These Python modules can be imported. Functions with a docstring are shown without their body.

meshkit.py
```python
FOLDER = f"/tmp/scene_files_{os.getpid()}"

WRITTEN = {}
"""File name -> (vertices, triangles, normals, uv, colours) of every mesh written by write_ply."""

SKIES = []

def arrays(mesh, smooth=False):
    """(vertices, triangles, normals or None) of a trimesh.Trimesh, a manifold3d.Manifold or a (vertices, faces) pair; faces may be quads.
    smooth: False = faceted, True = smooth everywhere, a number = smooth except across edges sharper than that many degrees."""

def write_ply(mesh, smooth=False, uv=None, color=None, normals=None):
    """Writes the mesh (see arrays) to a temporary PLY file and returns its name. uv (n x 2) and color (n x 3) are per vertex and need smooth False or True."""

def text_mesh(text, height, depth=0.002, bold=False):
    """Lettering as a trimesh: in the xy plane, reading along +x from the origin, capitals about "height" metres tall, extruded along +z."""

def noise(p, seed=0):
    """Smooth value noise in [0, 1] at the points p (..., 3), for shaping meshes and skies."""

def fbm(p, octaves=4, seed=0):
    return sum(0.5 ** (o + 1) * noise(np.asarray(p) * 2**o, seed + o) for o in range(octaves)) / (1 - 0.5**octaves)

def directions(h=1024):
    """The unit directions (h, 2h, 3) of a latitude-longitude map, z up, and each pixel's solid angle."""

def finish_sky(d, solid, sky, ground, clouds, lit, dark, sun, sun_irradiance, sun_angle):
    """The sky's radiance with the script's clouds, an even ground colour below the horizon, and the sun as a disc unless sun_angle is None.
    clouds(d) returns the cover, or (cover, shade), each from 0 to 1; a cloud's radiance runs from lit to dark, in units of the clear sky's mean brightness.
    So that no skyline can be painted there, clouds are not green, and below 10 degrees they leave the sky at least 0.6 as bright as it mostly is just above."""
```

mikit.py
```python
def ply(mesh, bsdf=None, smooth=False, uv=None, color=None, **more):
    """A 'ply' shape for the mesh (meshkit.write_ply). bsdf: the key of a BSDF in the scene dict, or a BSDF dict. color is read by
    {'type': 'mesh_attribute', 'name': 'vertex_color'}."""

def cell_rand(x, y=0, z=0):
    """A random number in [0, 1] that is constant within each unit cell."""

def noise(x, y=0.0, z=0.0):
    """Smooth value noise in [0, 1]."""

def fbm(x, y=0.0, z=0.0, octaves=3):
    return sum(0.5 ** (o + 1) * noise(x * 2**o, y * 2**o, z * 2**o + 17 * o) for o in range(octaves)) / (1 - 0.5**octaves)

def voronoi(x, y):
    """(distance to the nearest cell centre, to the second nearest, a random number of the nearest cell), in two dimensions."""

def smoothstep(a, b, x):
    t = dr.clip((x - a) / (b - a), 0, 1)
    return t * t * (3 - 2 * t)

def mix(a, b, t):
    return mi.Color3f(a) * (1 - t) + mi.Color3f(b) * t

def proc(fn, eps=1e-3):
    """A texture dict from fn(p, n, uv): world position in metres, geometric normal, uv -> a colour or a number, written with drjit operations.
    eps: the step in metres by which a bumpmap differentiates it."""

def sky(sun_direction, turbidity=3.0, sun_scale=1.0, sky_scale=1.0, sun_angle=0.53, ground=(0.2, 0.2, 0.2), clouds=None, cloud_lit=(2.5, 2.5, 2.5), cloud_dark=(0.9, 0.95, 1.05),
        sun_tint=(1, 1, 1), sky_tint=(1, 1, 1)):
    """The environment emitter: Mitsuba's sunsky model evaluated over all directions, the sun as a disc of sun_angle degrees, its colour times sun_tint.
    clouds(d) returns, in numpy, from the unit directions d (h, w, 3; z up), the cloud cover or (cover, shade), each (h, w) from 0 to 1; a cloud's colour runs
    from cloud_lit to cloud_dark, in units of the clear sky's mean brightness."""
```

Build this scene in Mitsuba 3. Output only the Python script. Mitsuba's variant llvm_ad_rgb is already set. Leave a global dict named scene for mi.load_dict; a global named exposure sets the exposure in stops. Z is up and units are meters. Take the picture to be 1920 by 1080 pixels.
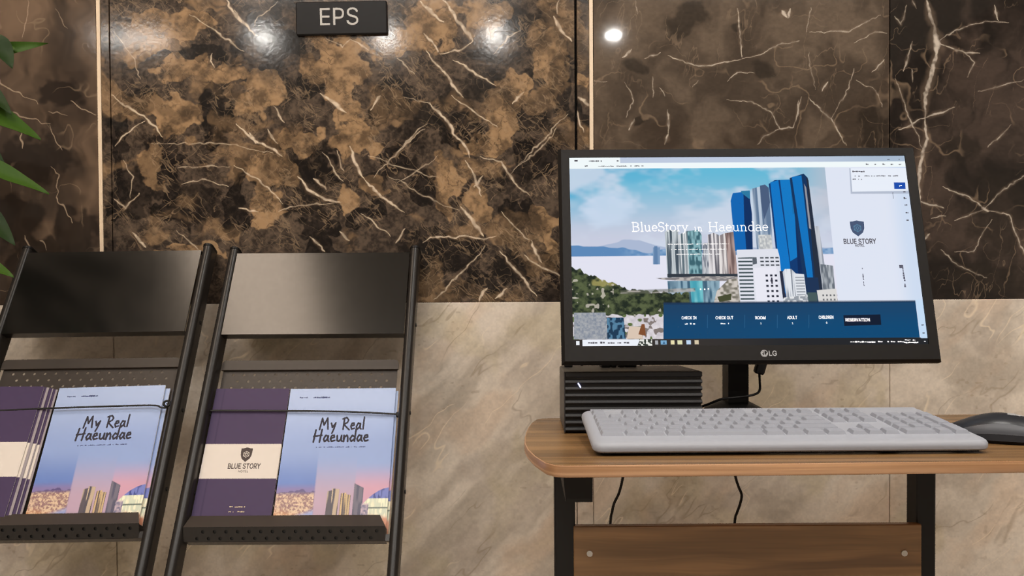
import math, random
import numpy as np, trimesh, drjit as dr, mitsuba as mi, mikit, meshkit
from mitsuba import ScalarTransform4f as T
from shapely.geometry import Polygon, LineString, Point, box as sbox
from shapely.ops import unary_union
from shapely import affinity
from mikit import noise, fbm, smoothstep, mix, voronoi, cell_rand

random.seed(7)
rng = np.random.default_rng(11)
scene, labels = {}, {}

# ------------------------------------------------------------------ camera, light, exposure
exposure = 0.0
EYE = np.array([0.0, -1.45, 0.9])
ROLL, PITCH = math.radians(0.35), math.radians(1.0)
fwd = np.array([0, math.cos(PITCH), -math.sin(PITCH)])
r0, u0 = np.array([1.0, 0, 0]), np.array([0, math.sin(PITCH), math.cos(PITCH)])
up = math.sin(ROLL) * r0 + math.cos(ROLL) * u0
scene['camera'] = {'type': 'perspective', 'fov': 2 * math.degrees(math.atan(960 / 1450)), 'fov_axis': 'x', 'near_clip': 0.02,
                   'to_world': T().look_at(origin=EYE.tolist(), target=(EYE + fwd).tolist(), up=up.tolist()),
                   'principal_point_offset_x': -15 / 1920, 'principal_point_offset_y': -100.3 / 1080}
WARM = np.array([1.0, 0.965, 0.91])
DOWNLIGHT, PANEL_LIGHT, LINE_LIGHT = 490.0, 6.6, 100.0      # radiance of the lamps in the ceiling
SCREEN_GAIN = 1.0                                          # brightness of the computer screen
CEILING = 2.65
X0, X1, YB = -3.0, 2.6, -5.2

# ------------------------------------------------------------------ helpers
def lin(*c):
    c = np.asarray(c, float) / 255
    return np.where(c < 0.04045, c / 12.92, ((c + 0.055) / 1.055) ** 2.4)

def col(*c, k=1.0):
    return mi.Color3f(*[float(x) for x in np.clip(lin(*c) * k, 0, 0.95)])

def rgb(*c, k=1.0):
    return {'type': 'rgb', 'value': [float(x) for x in np.clip(lin(*c) * k, 0, 0.98)]}

def numbered(name):
    if name not in used:
        used.add(name)
        return name
    i = 1
    while f'{name}_{i:03d}' in used:
        i += 1
    used.add(f'{name}_{i:03d}')
    return f'{name}_{i:03d}'
used = set()

def put(name, mesh, mat, parent=None, smooth=False, M=None, uv=None, emit=None, label=None, kind=None):
    key = numbered((parent + '__' if parent else '') + name)
    if isinstance(mesh, dict):
        d = dict(mesh)
    else:
        d = mikit.ply(mesh, mat, smooth=smooth, uv=uv)
    if M is not None:
        d['to_world'] = T(np.asarray(M).tolist())
    if emit is not None:
        d['emitter'] = emit
    scene[key] = d
    if label or kind:
        labels[key] = {k: v for k, v in (('label', label), ('kind', kind)) if v}
    return key

def thing(name, label, cat, group=None):
    key = numbered(name)
    labels[key] = {'label': label, 'category': cat}
    if group:
        labels[key]['group'] = group
    return key

def tm(v, f):
    return trimesh.Trimesh(v, f, process=False)

def hull(pts):
    return trimesh.convex.convex_hull(np.asarray(pts, float))

def cbox(x0, x1, y0, y1, z0, z1, c=0.001):
    """A box with chamfered edges."""
    p = []
    for a, b, d in ((0, c, c), (c, 0, c), (c, c, 0)):
        for x in (x0 + a, x1 - a):
            for y in (y0 + b, y1 - b):
                for z in (z0 + d, z1 - d):
                    p.append((x, y, z))
    return hull(p)

def pbox(x0, x1, y0, y1, z0, z1):
    b = trimesh.creation.box((x1 - x0, y1 - y0, z1 - z0))
    b.apply_translation(((x0 + x1) / 2, (y0 + y1) / 2, (z0 + z1) / 2))
    return b

def extr(poly, h):
    """Extrudes a polygon (or several) along +z."""
    gs = [g for g in getattr(poly, 'geoms', [poly]) if g.area > 1e-10]
    return trimesh.util.concatenate([trimesh.creation.extrude_polygon(g, h, engine='earcut') for g in gs])

def stand(mesh, y=0.0):
    """From the xy plane to the upright xz plane; what was +z faces -y."""
    m = mesh.copy()
    v = np.array(m.vertices)
    m.vertices = np.stack([v[:, 0], y - v[:, 2], v[:, 1]], 1)
    return m

def tube(path, r, n=10, closed=True, fine=6):
    """A round cable along a smooth curve through the points."""
    P = np.asarray(path, float)
    if len(P) > 2 and fine > 1:
        Q = np.vstack([2 * P[0] - P[1], P, 2 * P[-1] - P[-2]])
        out = []
        for i in range(1, len(Q) - 2):
            for t in np.linspace(0, 1, fine, endpoint=False):
                a, b, c, d = Q[i - 1], Q[i], Q[i + 1], Q[i + 2]
                out.append(0.5 * ((2 * b) + (c - a) * t + (2 * a - 5 * b + 4 * c - d) * t * t + (3 * b - a - 3 * c + d) * t ** 3))
        P = np.vstack(out + [P[-1]])
    tan = np.gradient(P, axis=0)
    tan /= np.linalg.norm(tan, axis=1, keepdims=True)
    ref = np.array([0.13, 0.2, 1.0]) if abs(tan[0][2]) < 0.9 else np.array([1.0, 0.1, 0])
    V, F = [], []
    for i, (p, t) in enumerate(zip(P, tan)):
        a = ref - t * (ref @ t)
        a /= np.linalg.norm(a)
        ref = a
        b = np.cross(t, a)
        rr = r[i] if np.ndim(r) else r
        for k in range(n):
            q = 2 * math.pi * k / n
            V.append(p + rr * (math.cos(q) * a + math.sin(q) * b))
    m = len(P)
    for i in range(m - 1):
        for k in range(n):
            k2 = (k + 1) % n
            F += [(i * n + k, i * n + k2, (i + 1) * n + k2), (i * n + k, (i + 1) * n + k2, (i + 1) * n + k)]
    V += [P[0], P[-1]]
    for k in range(n):
        k2 = (k + 1) % n
        F += [(m * n, k2, k), (m * n + 1, (m - 1) * n + k, (m - 1) * n + k2)]
    return tm(V, F)

def text(s, height, width=None, depth=0.0003, bold=False, centre=True):
    m = meshkit.text_mesh(s, height, depth, bold)
    b = m.bounds
    if width:
        m.apply_scale([width / (b[1][0] - b[0][0]), 1, 1])
    b = m.bounds
    if centre:
        m.apply_translation([-(b[0][0] + b[1][0]) / 2, 0, 0])
    return m

def rot(rx=0, ry=0, rz=0, at=(0, 0, 0)):
    M = trimesh.transformations.euler_matrix(math.radians(rx), math.radians(ry), math.radians(rz), 'sxyz')
    M[:3, 3] = at
    return M

def stroke_polys(strokes, w):
    return unary_union([LineString(s).buffer(w / 2, quad_segs=3) if len(s) > 1 else Point(s[0]).buffer(w / 2) for s in strokes])

def sheet(x0, x1, z0, z1, y):
    """One upright quad facing -y with uv from 0 to 1."""
    v = np.array([[x0, y, z0], [x1, y, z0], [x1, y, z1], [x0, y, z1]])
    return (v, np.array([[0, 1, 2], [0, 2, 3]])), np.array([[0, 0], [1, 0], [1, 1], [0, 1.0]])

# ------------------------------------------------------------------ materials
def principled(key, base, rough, **k):
    scene[key] = {'type': 'twosided', 'bsdf': {'type': 'principled', 'base_color': base if isinstance(base, dict) else rgb(*base), 'roughness': rough, **k}}
    return key

def veins(x, z, lines, wob=1.0):
    """Strength of the pale veins at a wall point (millimetres): lines = [(width, strength, points)]."""
    out = mi.Float(0)
    for w, s, pts in lines:
        n = len(pts) - 1
        for i in range(n):
            (ax, az), (bx, bz) = pts[i], pts[i + 1]
            dx, dz = bx - ax, bz - az
            l2 = dx * dx + dz * dz
            h = dr.clip(((x - ax) * dx + (z - az) * dz) / l2, 0, 1)
            d = dr.sqrt(dr.square(x - ax - h * dx) + dr.square(z - az - h * dz))
            t = (i + h) / n
            ww = w * (0.15 + 0.62 * (1 - dr.square(2 * t - 1))) * wob
            out = dr.maximum(out, s * (1 - smoothstep(ww * 0.2, ww * 0.75 + 0.6, d)))
    return out

def ridges(x, z, scale, w, octaves=3, seed=0.0):
    f = fbm(x / scale + seed, z / scale + 3.7 * seed, seed, octaves)
    return 1 - smoothstep(0.0, w, dr.abs(f - 0.5))

def streaks(x, z, ang, scale, stretch, w, seed):
    """Long thin lines that run mostly along the direction ang (degrees)."""
    ca, sa = math.cos(math.radians(ang)), math.sin(math.radians(ang))
    u, v = x * ca + z * sa, z * ca - x * sa
    f = fbm(u / (scale * stretch) + seed, v / scale + 2.3 * seed, seed, 4)
    return 1 - smoothstep(0.0, w, dr.abs(f - 0.5))

def blobs(x, z, items):
    out = mi.Float(-1.5)
    for cx, cz, rx, rz in items:
        out = dr.maximum(out, 1 - dr.sqrt(dr.square((x - cx) / rx) + dr.square((z - cz) / rz)))
    return out
MK = 1.05     # reflectance over what the photograph's tones say, for the light in this corner

# the stone's own figure, in millimetres along the wall and above eye level: (width, strength, points) and (x, z, half sizes)
DOOR_VEINS = [
    (5, .9, [(-527.3, 597.7), (-518.6, 578), (-485.2, 546.2)]),
    (6, 1, [(-544.9, 613.6), (-531.3, 593.8), (-518.6, 578), (-488.2, 547.2)]),
    (3, .8, [(-611.8, 587.4), (-554.7, 552.5), (-510.4, 516.7)]),
    (2, .6, [(-447.7, 609.1), (-483.8, 577.8), (-496.9, 561.1)]),
    (6, .95, [(-184.7, 606.5), (-162, 589.6), (-135.4, 570.7)]),
    (6, 1, [(-138, 611.1), (-117.4, 579.5), (-88.9, 546.8), (-85, 534.9)]),
    (3, .8, [(-85, 534.9), (-103, 519.2), (-142.8, 512.5)]),
    (4, .9, [(-174.3, 551.2), (-147.7, 515.5)]),
    (5, 1, [(-172.6, 517.7), (-136.1, 475.9), (-121.4, 455.1), (-102.6, 432.2)]),
    (4, .9, [(-121, 501.5), (-89.4, 479.6), (-42.8, 454.6)]),
    (3, .8, [(-125.5, 437.3), (-96.8, 412.4), (-69.1, 394.4), (-40.3, 376.4)]),
    (5, 1, [(-168.4, 423.7), (-132.9, 383.9), (-104.3, 344.1), (-90.5, 319.2)]),
    (4, .9, [(-72.6, 321.1), (-35.8, 311), (-23, 291), (3.7, 261.1), (19.6, 249.1)]),
    (4, .8, [(-99.5, 314.3), (-85.8, 284.5), (-70.1, 247.6)]),
    (8, 1, [(-110.1, 228), (-86.4, 198), (-66.6, 172)]),
    (5, .9, [(-36.9, 144.9), (-7.2, 107.9), (32.5, 61.7)]),
    (4, .8, [(9, 136.7), (38.8, 114.6), (82.6, 94.4)]),
    (5, .95, [(23.1, 164.5), (38.9, 124.5)]),
    (6, 1, [(-314.4, 338.4), (-301.8, 308.6), (-289.1, 280.7)]),
    (4, .9, [(-289.1, 280.7), (-259.5, 248.8), (-215.9, 218.7)]),
    (3, .8, [(-295.7, 214.2), (-240.2, 176)]),
    (2.5, .6, [(-174.7, 374.3), (-221.9, 334.9), (-272.1, 282.6)]),
    (2.5, .6, [(74.1, 372.7), (40, 336.3), (-20, 286)]),
    (2.5, .6, [(92.1, 396.4), (49.1, 354.1), (-1, 304.8)]),
    (3, .8, [(-180.5, 162.7), (-166.4, 170.6), (-100.6, 173.2), (-66.7, 165), (-43.7, 171.9)]),
    (3, .7, [(-63.8, 155), (-94, 118.4), (-134.2, 78.7), (-161.4, 52.9)]),
    (5, .9, [(-44.5, 55.2), (-24.4, 75.1)]),
    (5, .9, [(-77.5, 50.4), (-62.3, 75.3)]),
    (5, 1, [(-529.9, 385.3), (-494.5, 354.4), (-454.9, 332.4), (-442.1, 323.3)]),
    (6, 1, [(-500.3, 366.3), (-490.6, 348.4)]),
    (3, .8, [(-468.3, 376), (-450.8, 345.2)]),
    (6, 1, [(-411.6, 287.4), (-394, 260.5), (-372.2, 248.5), (-336.4, 238.3)]),
    (3, .7, [(-367.3, 331.8), (-328, 274)]),
    (3, .7, [(-340.4, 331.7), (-327.8, 295.9)]),
    (4, .8, [(-380.8, 283.3), (-359.1, 260.3)]),
    (6, 1, [(-370.1, 441.8), (-321.7, 405.9)]),
    (3, .8, [(-458.9, 415.6), (-439.4, 386.8)]),
    (4, .9, [(-759, 439.2), (-697.9, 399.2), (-662.7, 359.4)]),
    (3, .8, [(-698.1, 390.3), (-742.3, 359.9), (-756.5, 342.1)]),
    (3, .9, [(-572, 515.1), (-575.2, 500.4), (-566.4, 489.4)]),
    (3, .8, [(-530.9, 310), (-487.4, 279), (-439.1, 234.9)]),
    (7, 1, [(-723, 183), (-699.5, 152)]),
    (4, .8, [(-758, 245.8), (-736.3, 228.8), (-709, 256.5)]),
    (4, .9, [(-524.9, 228.5), (-488.2, 217.3)]),
    (4, .8, [(-394.9, 173), (-364.3, 145.9)]),
    (5, .9, [(-337.9, 185.6), (-320.1, 167.6)]),
    (2, .5, [(-685.8, 346.6), (-592.1, 350), (-530.4, 345.7), (-460, 327.4)]),
    (2, .5, [(-637.6, 302.7), (-539.9, 306.1)]),
    (2.5, .6, [(-46.4, 508), (-17.4, 543.4), (3.6, 557)]),
    (5, .9, [(64.3, 578.4), (79, 556.6), (99.8, 533.8)]),
    (3, .7, [(78.3, 609.8), (72.2, 582.3)]),
    (5, .8, [(-11.2, 418.8), (10.8, 440.4)]),
    (2, .5, [(-211.1, 428.9), (-172.3, 423.8), (-154.5, 412.8)]),
    (8, .95, [(110.2, 429), (134, 411)]),
    (4, .9, [(107.1, 411.2), (120.8, 364.5)]),
    (4, .8, [(-313.4, 541.2), (-277.9, 518.3)]),
    (3, .5, [(-225.4, 502.2), (-192.8, 473.3)]),
    (3, .6, [(-172.7, 384.2), (-208.8, 348.7), (-229.9, 328)]),
    (4, .8, [(-275.9, 409.5), (-257.8, 434.2)]),
    (2.5, .6, [(-152.2, 324.6), (-202.4, 285.2), (-227.4, 270.4)]),
    (3, .7, [(-67.9, 284.3), (-83, 262.6)]),
    (2.5, .6, [(-33.4, 219.6), (6.2, 174.5), (23.1, 164.5)]),
    (2.5, .6, [(-452.3, 217.1), (-412.2, 231.8), (-332.4, 238.3)]),
    (2.5, .6, [(-631, 272.9), (-591, 282.6), (-541.4, 267.4)]),
    (2, .5, [(-368.9, 553.4), (-329.5, 523.5), (-314.4, 541.2)]),
    (3, .7, [(-213.2, 185.8), (-228.4, 161)]),
    (2.5, .5, [(-242.2, 285.4), (-172.8, 245.3), (-113.2, 220)]),
    (2.5, .5, [(-281.7, 325.3), (-232.1, 305.2), (-152.6, 279.9)]),
    (2, .5, [(-751.3, 555.7), (-717.2, 506.2), (-705.9, 466.6)]),
    (2.5, .6, [(-739.9, 318.2), (-720.5, 288.3), (-726, 248.6)]),
    (2.5, .6, [(-642.1, 188.4), (-612.6, 163.4), (-597.8, 148.3)]),
]
TAN = [(-652, 570, 85, 30), (-623, 486, 65, 28), (-641, 395, 50, 48), (-479, 465, 50, 26), (-500, 421, 40, 22), (-330, 494, 85, 55), (-330, 440, 35, 35), (-155, 572, 65, 50), (-56, 583, 45, 40), (-311, 370, 42, 48), (-32, 391, 36, 52), (63, 511, 38, 60), (-470, 443, 40, 25), (-461, 297, 58, 32), (-472, 227, 36, 42), (-685, 308, 26, 42), (-135, 265, 27, 55), (-73, 230, 28, 36), (-48, 348, 48, 22), (41, 189, 28, 44), (-299, 345, 32, 32), (-327, 241, 22, 30), (-411, 351, 40, 25), (-618, 148, 70, 14), (-717, 521, 30, 25), (122, 462, 14, 26), (122, 358, 12, 20), (-667, 535, 50, 22), (-272, 261, 30, 26), (-210, 533, 34, 26), (-2, 452, 28, 30), (-549, 485, 40, 22)]
DARK = [(-564, 406, 38, 60), (-532, 252, 20, 60), (-532, 198, 26, 30), (-708, 427, 32, 30), (-744, 368, 16, 50), (-746, 249, 14, 60), (-598, 520, 55, 18), (-4, 214, 34, 34), (-124, 135, 62, 40), (-183, 265, 34, 34), (-305, 201, 22, 18), (-390, 445, 22, 22), (-226, 434, 40, 34), (-112, 374, 55, 35), (-251, 409, 30, 22), (27, 314, 45, 40), (-14, 115, 45, 40), (66, 114, 30, 40), (-232, 325, 30, 22), (-424, 534, 40, 26), (-373, 147, 40, 20), (-194, 96, 40, 50), (-74, 75, 50, 30), (-373, 187, 40, 20), (-273, 226, 30, 20), (77, 452, 24, 40), (-411, 316, 24, 14), (-372, 306, 40, 30), (119, 397, 10, 20), (-650, 318, 40, 20), (-642, 228, 45, 40)]
LEFT_VEINS = [
    (3, .8, [(-976.1, 478.1), (-966.5, 463.2), (-896.5, 423.2)]),
    (2.5, .7, [(-954.5, 409.7), (-875.3, 385.5)]),
    (3, .8, [(-834.8, 428.8), (-817.2, 410.8), (-786.4, 404.7)]),
    (2, .6, [(-874.8, 412.2), (-843.2, 400.1)]),
    (2, .7, [(-875.3, 383.5), (-863.8, 356.7), (-851.2, 338.7)]),
    (3, .9, [(-863.6, 250.5), (-851, 225.5), (-835.5, 201.6)]),
    (2.5, .7, [(-873.6, 308.1), (-860.9, 290.2), (-863.6, 250.5)]),
    (2, .6, [(-911.1, 615.8), (-913.7, 580.4), (-923.3, 545.9)]),
    (4, .9, [(-928.3, 369.9), (-926.8, 341.2)]),
    (3, .8, [(-926.7, 177.2), (-914, 160.2)]),
    (3, .8, [(-895.8, 170.1), (-884.2, 152.1)]),
    (2, .5, [(-859.8, 600.7), (-840.6, 561.2)]),
]
LEFT_DARK = [(-909, 319, 90, 60), (-941, 200, 60, 70), (-867, 438, 40, 30), (-902, 140, 90, 40), (-822, 180, 50, 60)]
RIGHT_VEINS = [
    (3, .9, [(278.5, 505), (329.2, 486), (350, 485.8), (414.7, 499.3)]),
    (2.5, .7, [(414.7, 499.3), (451.4, 507), (489.2, 525.5), (524, 531.2)]),
    (3, .9, [(408.8, 592.1), (411.7, 549.6), (415.7, 502.2)]),
    (4, .9, [(193, 503.6), (212, 517.3)]),
    (2, .6, [(139.2, 461.4), (166, 458.3)]),
    (2, .6, [(195.9, 458.1), (208.7, 436.3), (213.6, 423.4), (200.6, 391.8)]),
    (4, .9, [(205.5, 368), (216.5, 388.7)]),
    (5, .9, [(272.1, 340.8), (280.1, 359.6)]),
    (2.5, .7, [(280.1, 359.6), (278.2, 407.2)]),
    (2.5, .7, [(390.7, 456.9), (408.7, 475.6), (438.5, 472.5)]),
    (2.5, .7, [(387.7, 422.3), (433.5, 419.1), (473.3, 398.1), (486.2, 368.3), (513.1, 371.1), (521, 394.8), (522, 421.5)]),
    (3, .8, [(486.2, 368.3), (459.3, 355.5), (446.3, 339.8)]),
    (9, 1, [(491.2, 587.6), (499.1, 575.7)]),
    (5, .9, [(507.1, 591.5), (501.1, 573.8)]),
    (2, .5, [(251.6, 465.7), (251.4, 428.1)]),
    (2, .6, [(262.4, 445.8), (273.3, 430.9)]),
    (2.5, .7, [(543.8, 546.9), (615.4, 549.4), (675.9, 578.6)]),
    (2, .7, [(626.3, 527.6), (664, 545.1), (686.9, 543)]),
    (2, .6, [(540.9, 508.4), (551.8, 442.1)]),
    (4, .9, [(565.8, 437.1), (576.7, 455.8)]),
    (3, .8, [(540.9, 426.3), (582.7, 387.5), (610.7, 337.8)]),
    (3, .8, [(527, 426.4), (516, 381.9)]),
    (2, .6, [(582.7, 387.5), (615.5, 441.7), (626.4, 480.2)]),
    (3, .7, [(659.2, 472.1), (682, 496.7)]),
    (2, .6, [(629.4, 458.4), (664.2, 438.5), (679.2, 408.7)]),
    (3, .8, [(234.8, 500.4), (264.6, 510.1)]),
    (2, .5, [(217.3, 609), (223.1, 584.3)]),
    (2, .6, [(336.1, 460.2), (326.1, 445.5)]),
    (2, .5, [(544.8, 592.2), (536.9, 547.9)]),
    (8, 1, [(761.2, 605.7), (769.2, 571.1), (780.2, 546.4)]),
    (15, 1, [(774.3, 556.3), (781.3, 523.7), (777.4, 508.9)]),
    (9, 1, [(781.3, 523.7), (775.5, 485.2), (759.7, 435.9), (756.9, 386.4)]),
    (8, .9, [(756.9, 386.4), (762, 347.8), (748.2, 298.2), (746.3, 259.5), (748.4, 220.8)]),
    (3.5, .8, [(781.3, 526.7), (831, 509.6), (858.9, 506.5)]),
    (2.5, .6, [(781.3, 526.7), (814, 550.2), (872.5, 565.6), (913.3, 563.4)]),
    (4, .8, [(753.9, 386.4), (710.2, 364.9)]),
    (4, .8, [(753.9, 386.4), (783.7, 396.2), (814.5, 407.9)]),
    (2.5, .6, [(831, 509.6), (850, 489.7), (836.2, 463.1)]),
    (3, .8, [(701, 461), (726, 397.5), (754.1, 330.9)]),
    (3, .7, [(734.6, 528.9), (717.8, 474.7)]),
    (2.5, .6, [(731.8, 479.6), (734.8, 454.8)]),
    (3, .8, [(793.2, 259.2), (837.1, 242.1), (871.1, 217)]),
    (3, .8, [(871.1, 217), (915, 205.8), (944.3, 136.9), (959.5, 89)]),
    (3, .7, [(871.1, 217), (815.3, 195.5)]),
    (3, .7, [(871.1, 217), (903.8, 252.6), (943.6, 275.2), (983.4, 287.9)]),
    (7, .9, [(864.1, 221), (878.1, 214)]),
    (2, .6, [(882.1, 198.1), (848.5, 137.5), (815.5, 137.7)]),
    (4, .8, [(885.3, 594.1), (894.4, 566.4)]),
    (3, .6, [(875.6, 330.2), (920.2, 374.5)]),
    (3, .6, [(859.2, 435.3), (902.9, 446.9), (942.6, 456.5)]),
    (4, .7, [(748.4, 231.7), (793.3, 220.5)]),
    (5, .9, [(757.6, 161), (768.5, 171.9)]),
    (3, .6, [(769.4, 201.7), (799.3, 204.5)]),
    (3, .6, [(789.6, 139.9), (824.6, 109.8), (874.6, 89.5)]),
    (3, .6, [(723.5, 596.1), (713.7, 561.6), (700.7, 576.5)]),
    (3, .6, [(743.4, 591), (733.4, 605.9)]),
]
RIGHT_DARK = [(292, 569, 34, 28), (316, 594, 40, 24), (220, 493, 26, 16), (458, 476, 26, 18), (229, 381, 16, 11), (894, 209, 70, 90), (875, 90, 90, 40), (406, 566, 16, 12), (664, 369, 40, 50), (824, 338, 50, 40)]


def door_marble(p, n, uv):
    X, Z = p.x * 1000, (p.z - 0.9) * 1000
    wx = (fbm(X / 34, Z / 34, 1.0, 3) - 0.5) * 44
    wz = (fbm(X / 34, Z / 34, 9.0, 3) - 0.5) * 44
    sx = (noise(X / 7, Z / 7, 3.0) - 0.5) * 3.4 + (fbm(X / 24, Z / 24, 5.0, 2) - 0.5) * 8
    sz = (noise(X / 7, Z / 7, 6.0) - 0.5) * 3.4 + (fbm(X / 24, Z / 24, 7.0, 2) - 0.5) * 8
    rough = fbm(X / 22, Z / 22, 2.0, 4) - 0.5
    tan = smoothstep(0.0, 0.16, blobs(X + wx, Z + wz, TAN) + rough * 1.2 - 0.02)
    tan = dr.maximum(tan, smoothstep(0.56, 0.66, fbm((X + wx) / 80, (Z + wz) / 60, 12.0, 5)) * 0.6)
    dark = smoothstep(0.0, 0.12, blobs(X + wx, Z + wz, DARK) + rough * 1.0)
    dark = dr.maximum(dark * 0.95, smoothstep(0.55, 0.63, fbm((X + wx) / 66, (Z + wz) / 56, 21.0, 5)) * 0.8)
    mott = 0.6 * fbm(X / 15, Z / 15, 4.0, 5) + 0.4 * fbm(X / 4.5, Z / 4.5, 14.0, 2)
    brown = mix(col(48, 41, 37, k=MK), col(88, 75, 64, k=MK), smoothstep(0.28, 0.74, mott))
    tf = 0.7 * fbm(X / 24, Z / 24, 8.0, 5) + 0.3 * fbm(X / 6, Z / 6, 18.0, 3)
    tanc = mix(col(94, 76, 58, k=MK), col(154, 125, 94, k=MK), smoothstep(0.3, 0.66, tf))
    c = mix(brown, mix(col(24, 21, 20, k=MK), col(42, 36, 33, k=MK), smoothstep(0.45, 0.7, mott)), dark)
    c = mix(c, tanc, tan * (1 - 0.55 * dark))
    crack = ridges(X + sx, Z + sz, 19, 0.035, 3, 3.3) * smoothstep(0.42, 0.62, fbm(X / 40, Z / 40, 61.0, 3))
    c = mix(c, col(40, 33, 29, k=MK), 0.5 * crack)
    # fine net of pale veins, mostly along the two diagonals
    net = dr.maximum(streaks(X + sx, Z + sz, -54, 15, 4.5, 0.022, 1.3), streaks(X + sx, Z + sz, 40, 17, 5.0, 0.018, 5.1))
    net = dr.maximum(net, 0.8 * streaks(X + sx, Z + sz, -28, 13, 5.0, 0.018, 9.7)) * smoothstep(0.38, 0.62, fbm(X / 55, Z / 55, 31.0, 4))
    net = dr.maximum(net, 0.6 * ridges(X + sx, Z + sz, 21, 0.022, 3, 8.4) * smoothstep(0.5, 0.68, fbm(X / 45, Z / 45, 41.0, 3)))
    c = mix(c, col(160, 136, 110, k=MK), 0.55 * net * (0.4 + 0.6 * noise(X / 12, Z / 12, 71.0)))
    v = veins(X + sx, Z + sz, DOOR_VEINS) * (0.55 + 0.45 * smoothstep(0.3, 0.6, noise(X / 7, Z / 7, 14.0)))
    halo = veins(X + sx, Z + sz, DOOR_VEINS, 2.6) * 0.2
    c = mix(c, col(140, 114, 90, k=MK), halo)
    return mix(c, col(212, 194, 172, k=MK), v * 0.9)

def left_marble(p, n, uv):
    X, Z = p.x * 1000, (p.z - 0.9) * 1000
    wx = (fbm(X / 50, Z / 50, 1.0, 3) - 0.5) * 60
    wz = (fbm(X / 50, Z / 50, 9.0, 3) - 0.5) * 60
    sx = (noise(X / 10, Z / 10, 3.0) - 0.5) * 6
    m = fbm((X + wx) / 60, (Z + wz) / 150, 2.0, 4)
    c = mix(col(58, 48, 41, k=MK), col(112, 93, 77, k=MK), smoothstep(0.3, 0.75, m))
    low = smoothstep(0.0, 0.35, blobs(X + wx, Z + wz, LEFT_DARK) + (fbm(X / 25, Z / 25, 6.0, 3) - 0.5))
    c = mix(c, col(34, 28, 25, k=MK), 0.85 * low)
    net = ridges(X + sx, Z + wz * 0.4, 60, 0.016, 3, 2.2) * smoothstep(0.45, 0.65, fbm(X / 70, Z / 70, 31.0, 3))
    c = mix(c, col(150, 130, 108, k=MK), 0.3 * net)
    return mix(c, col(190, 168, 146, k=MK), veins(X + sx, Z + sx, LEFT_VEINS) * 0.6)

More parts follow.
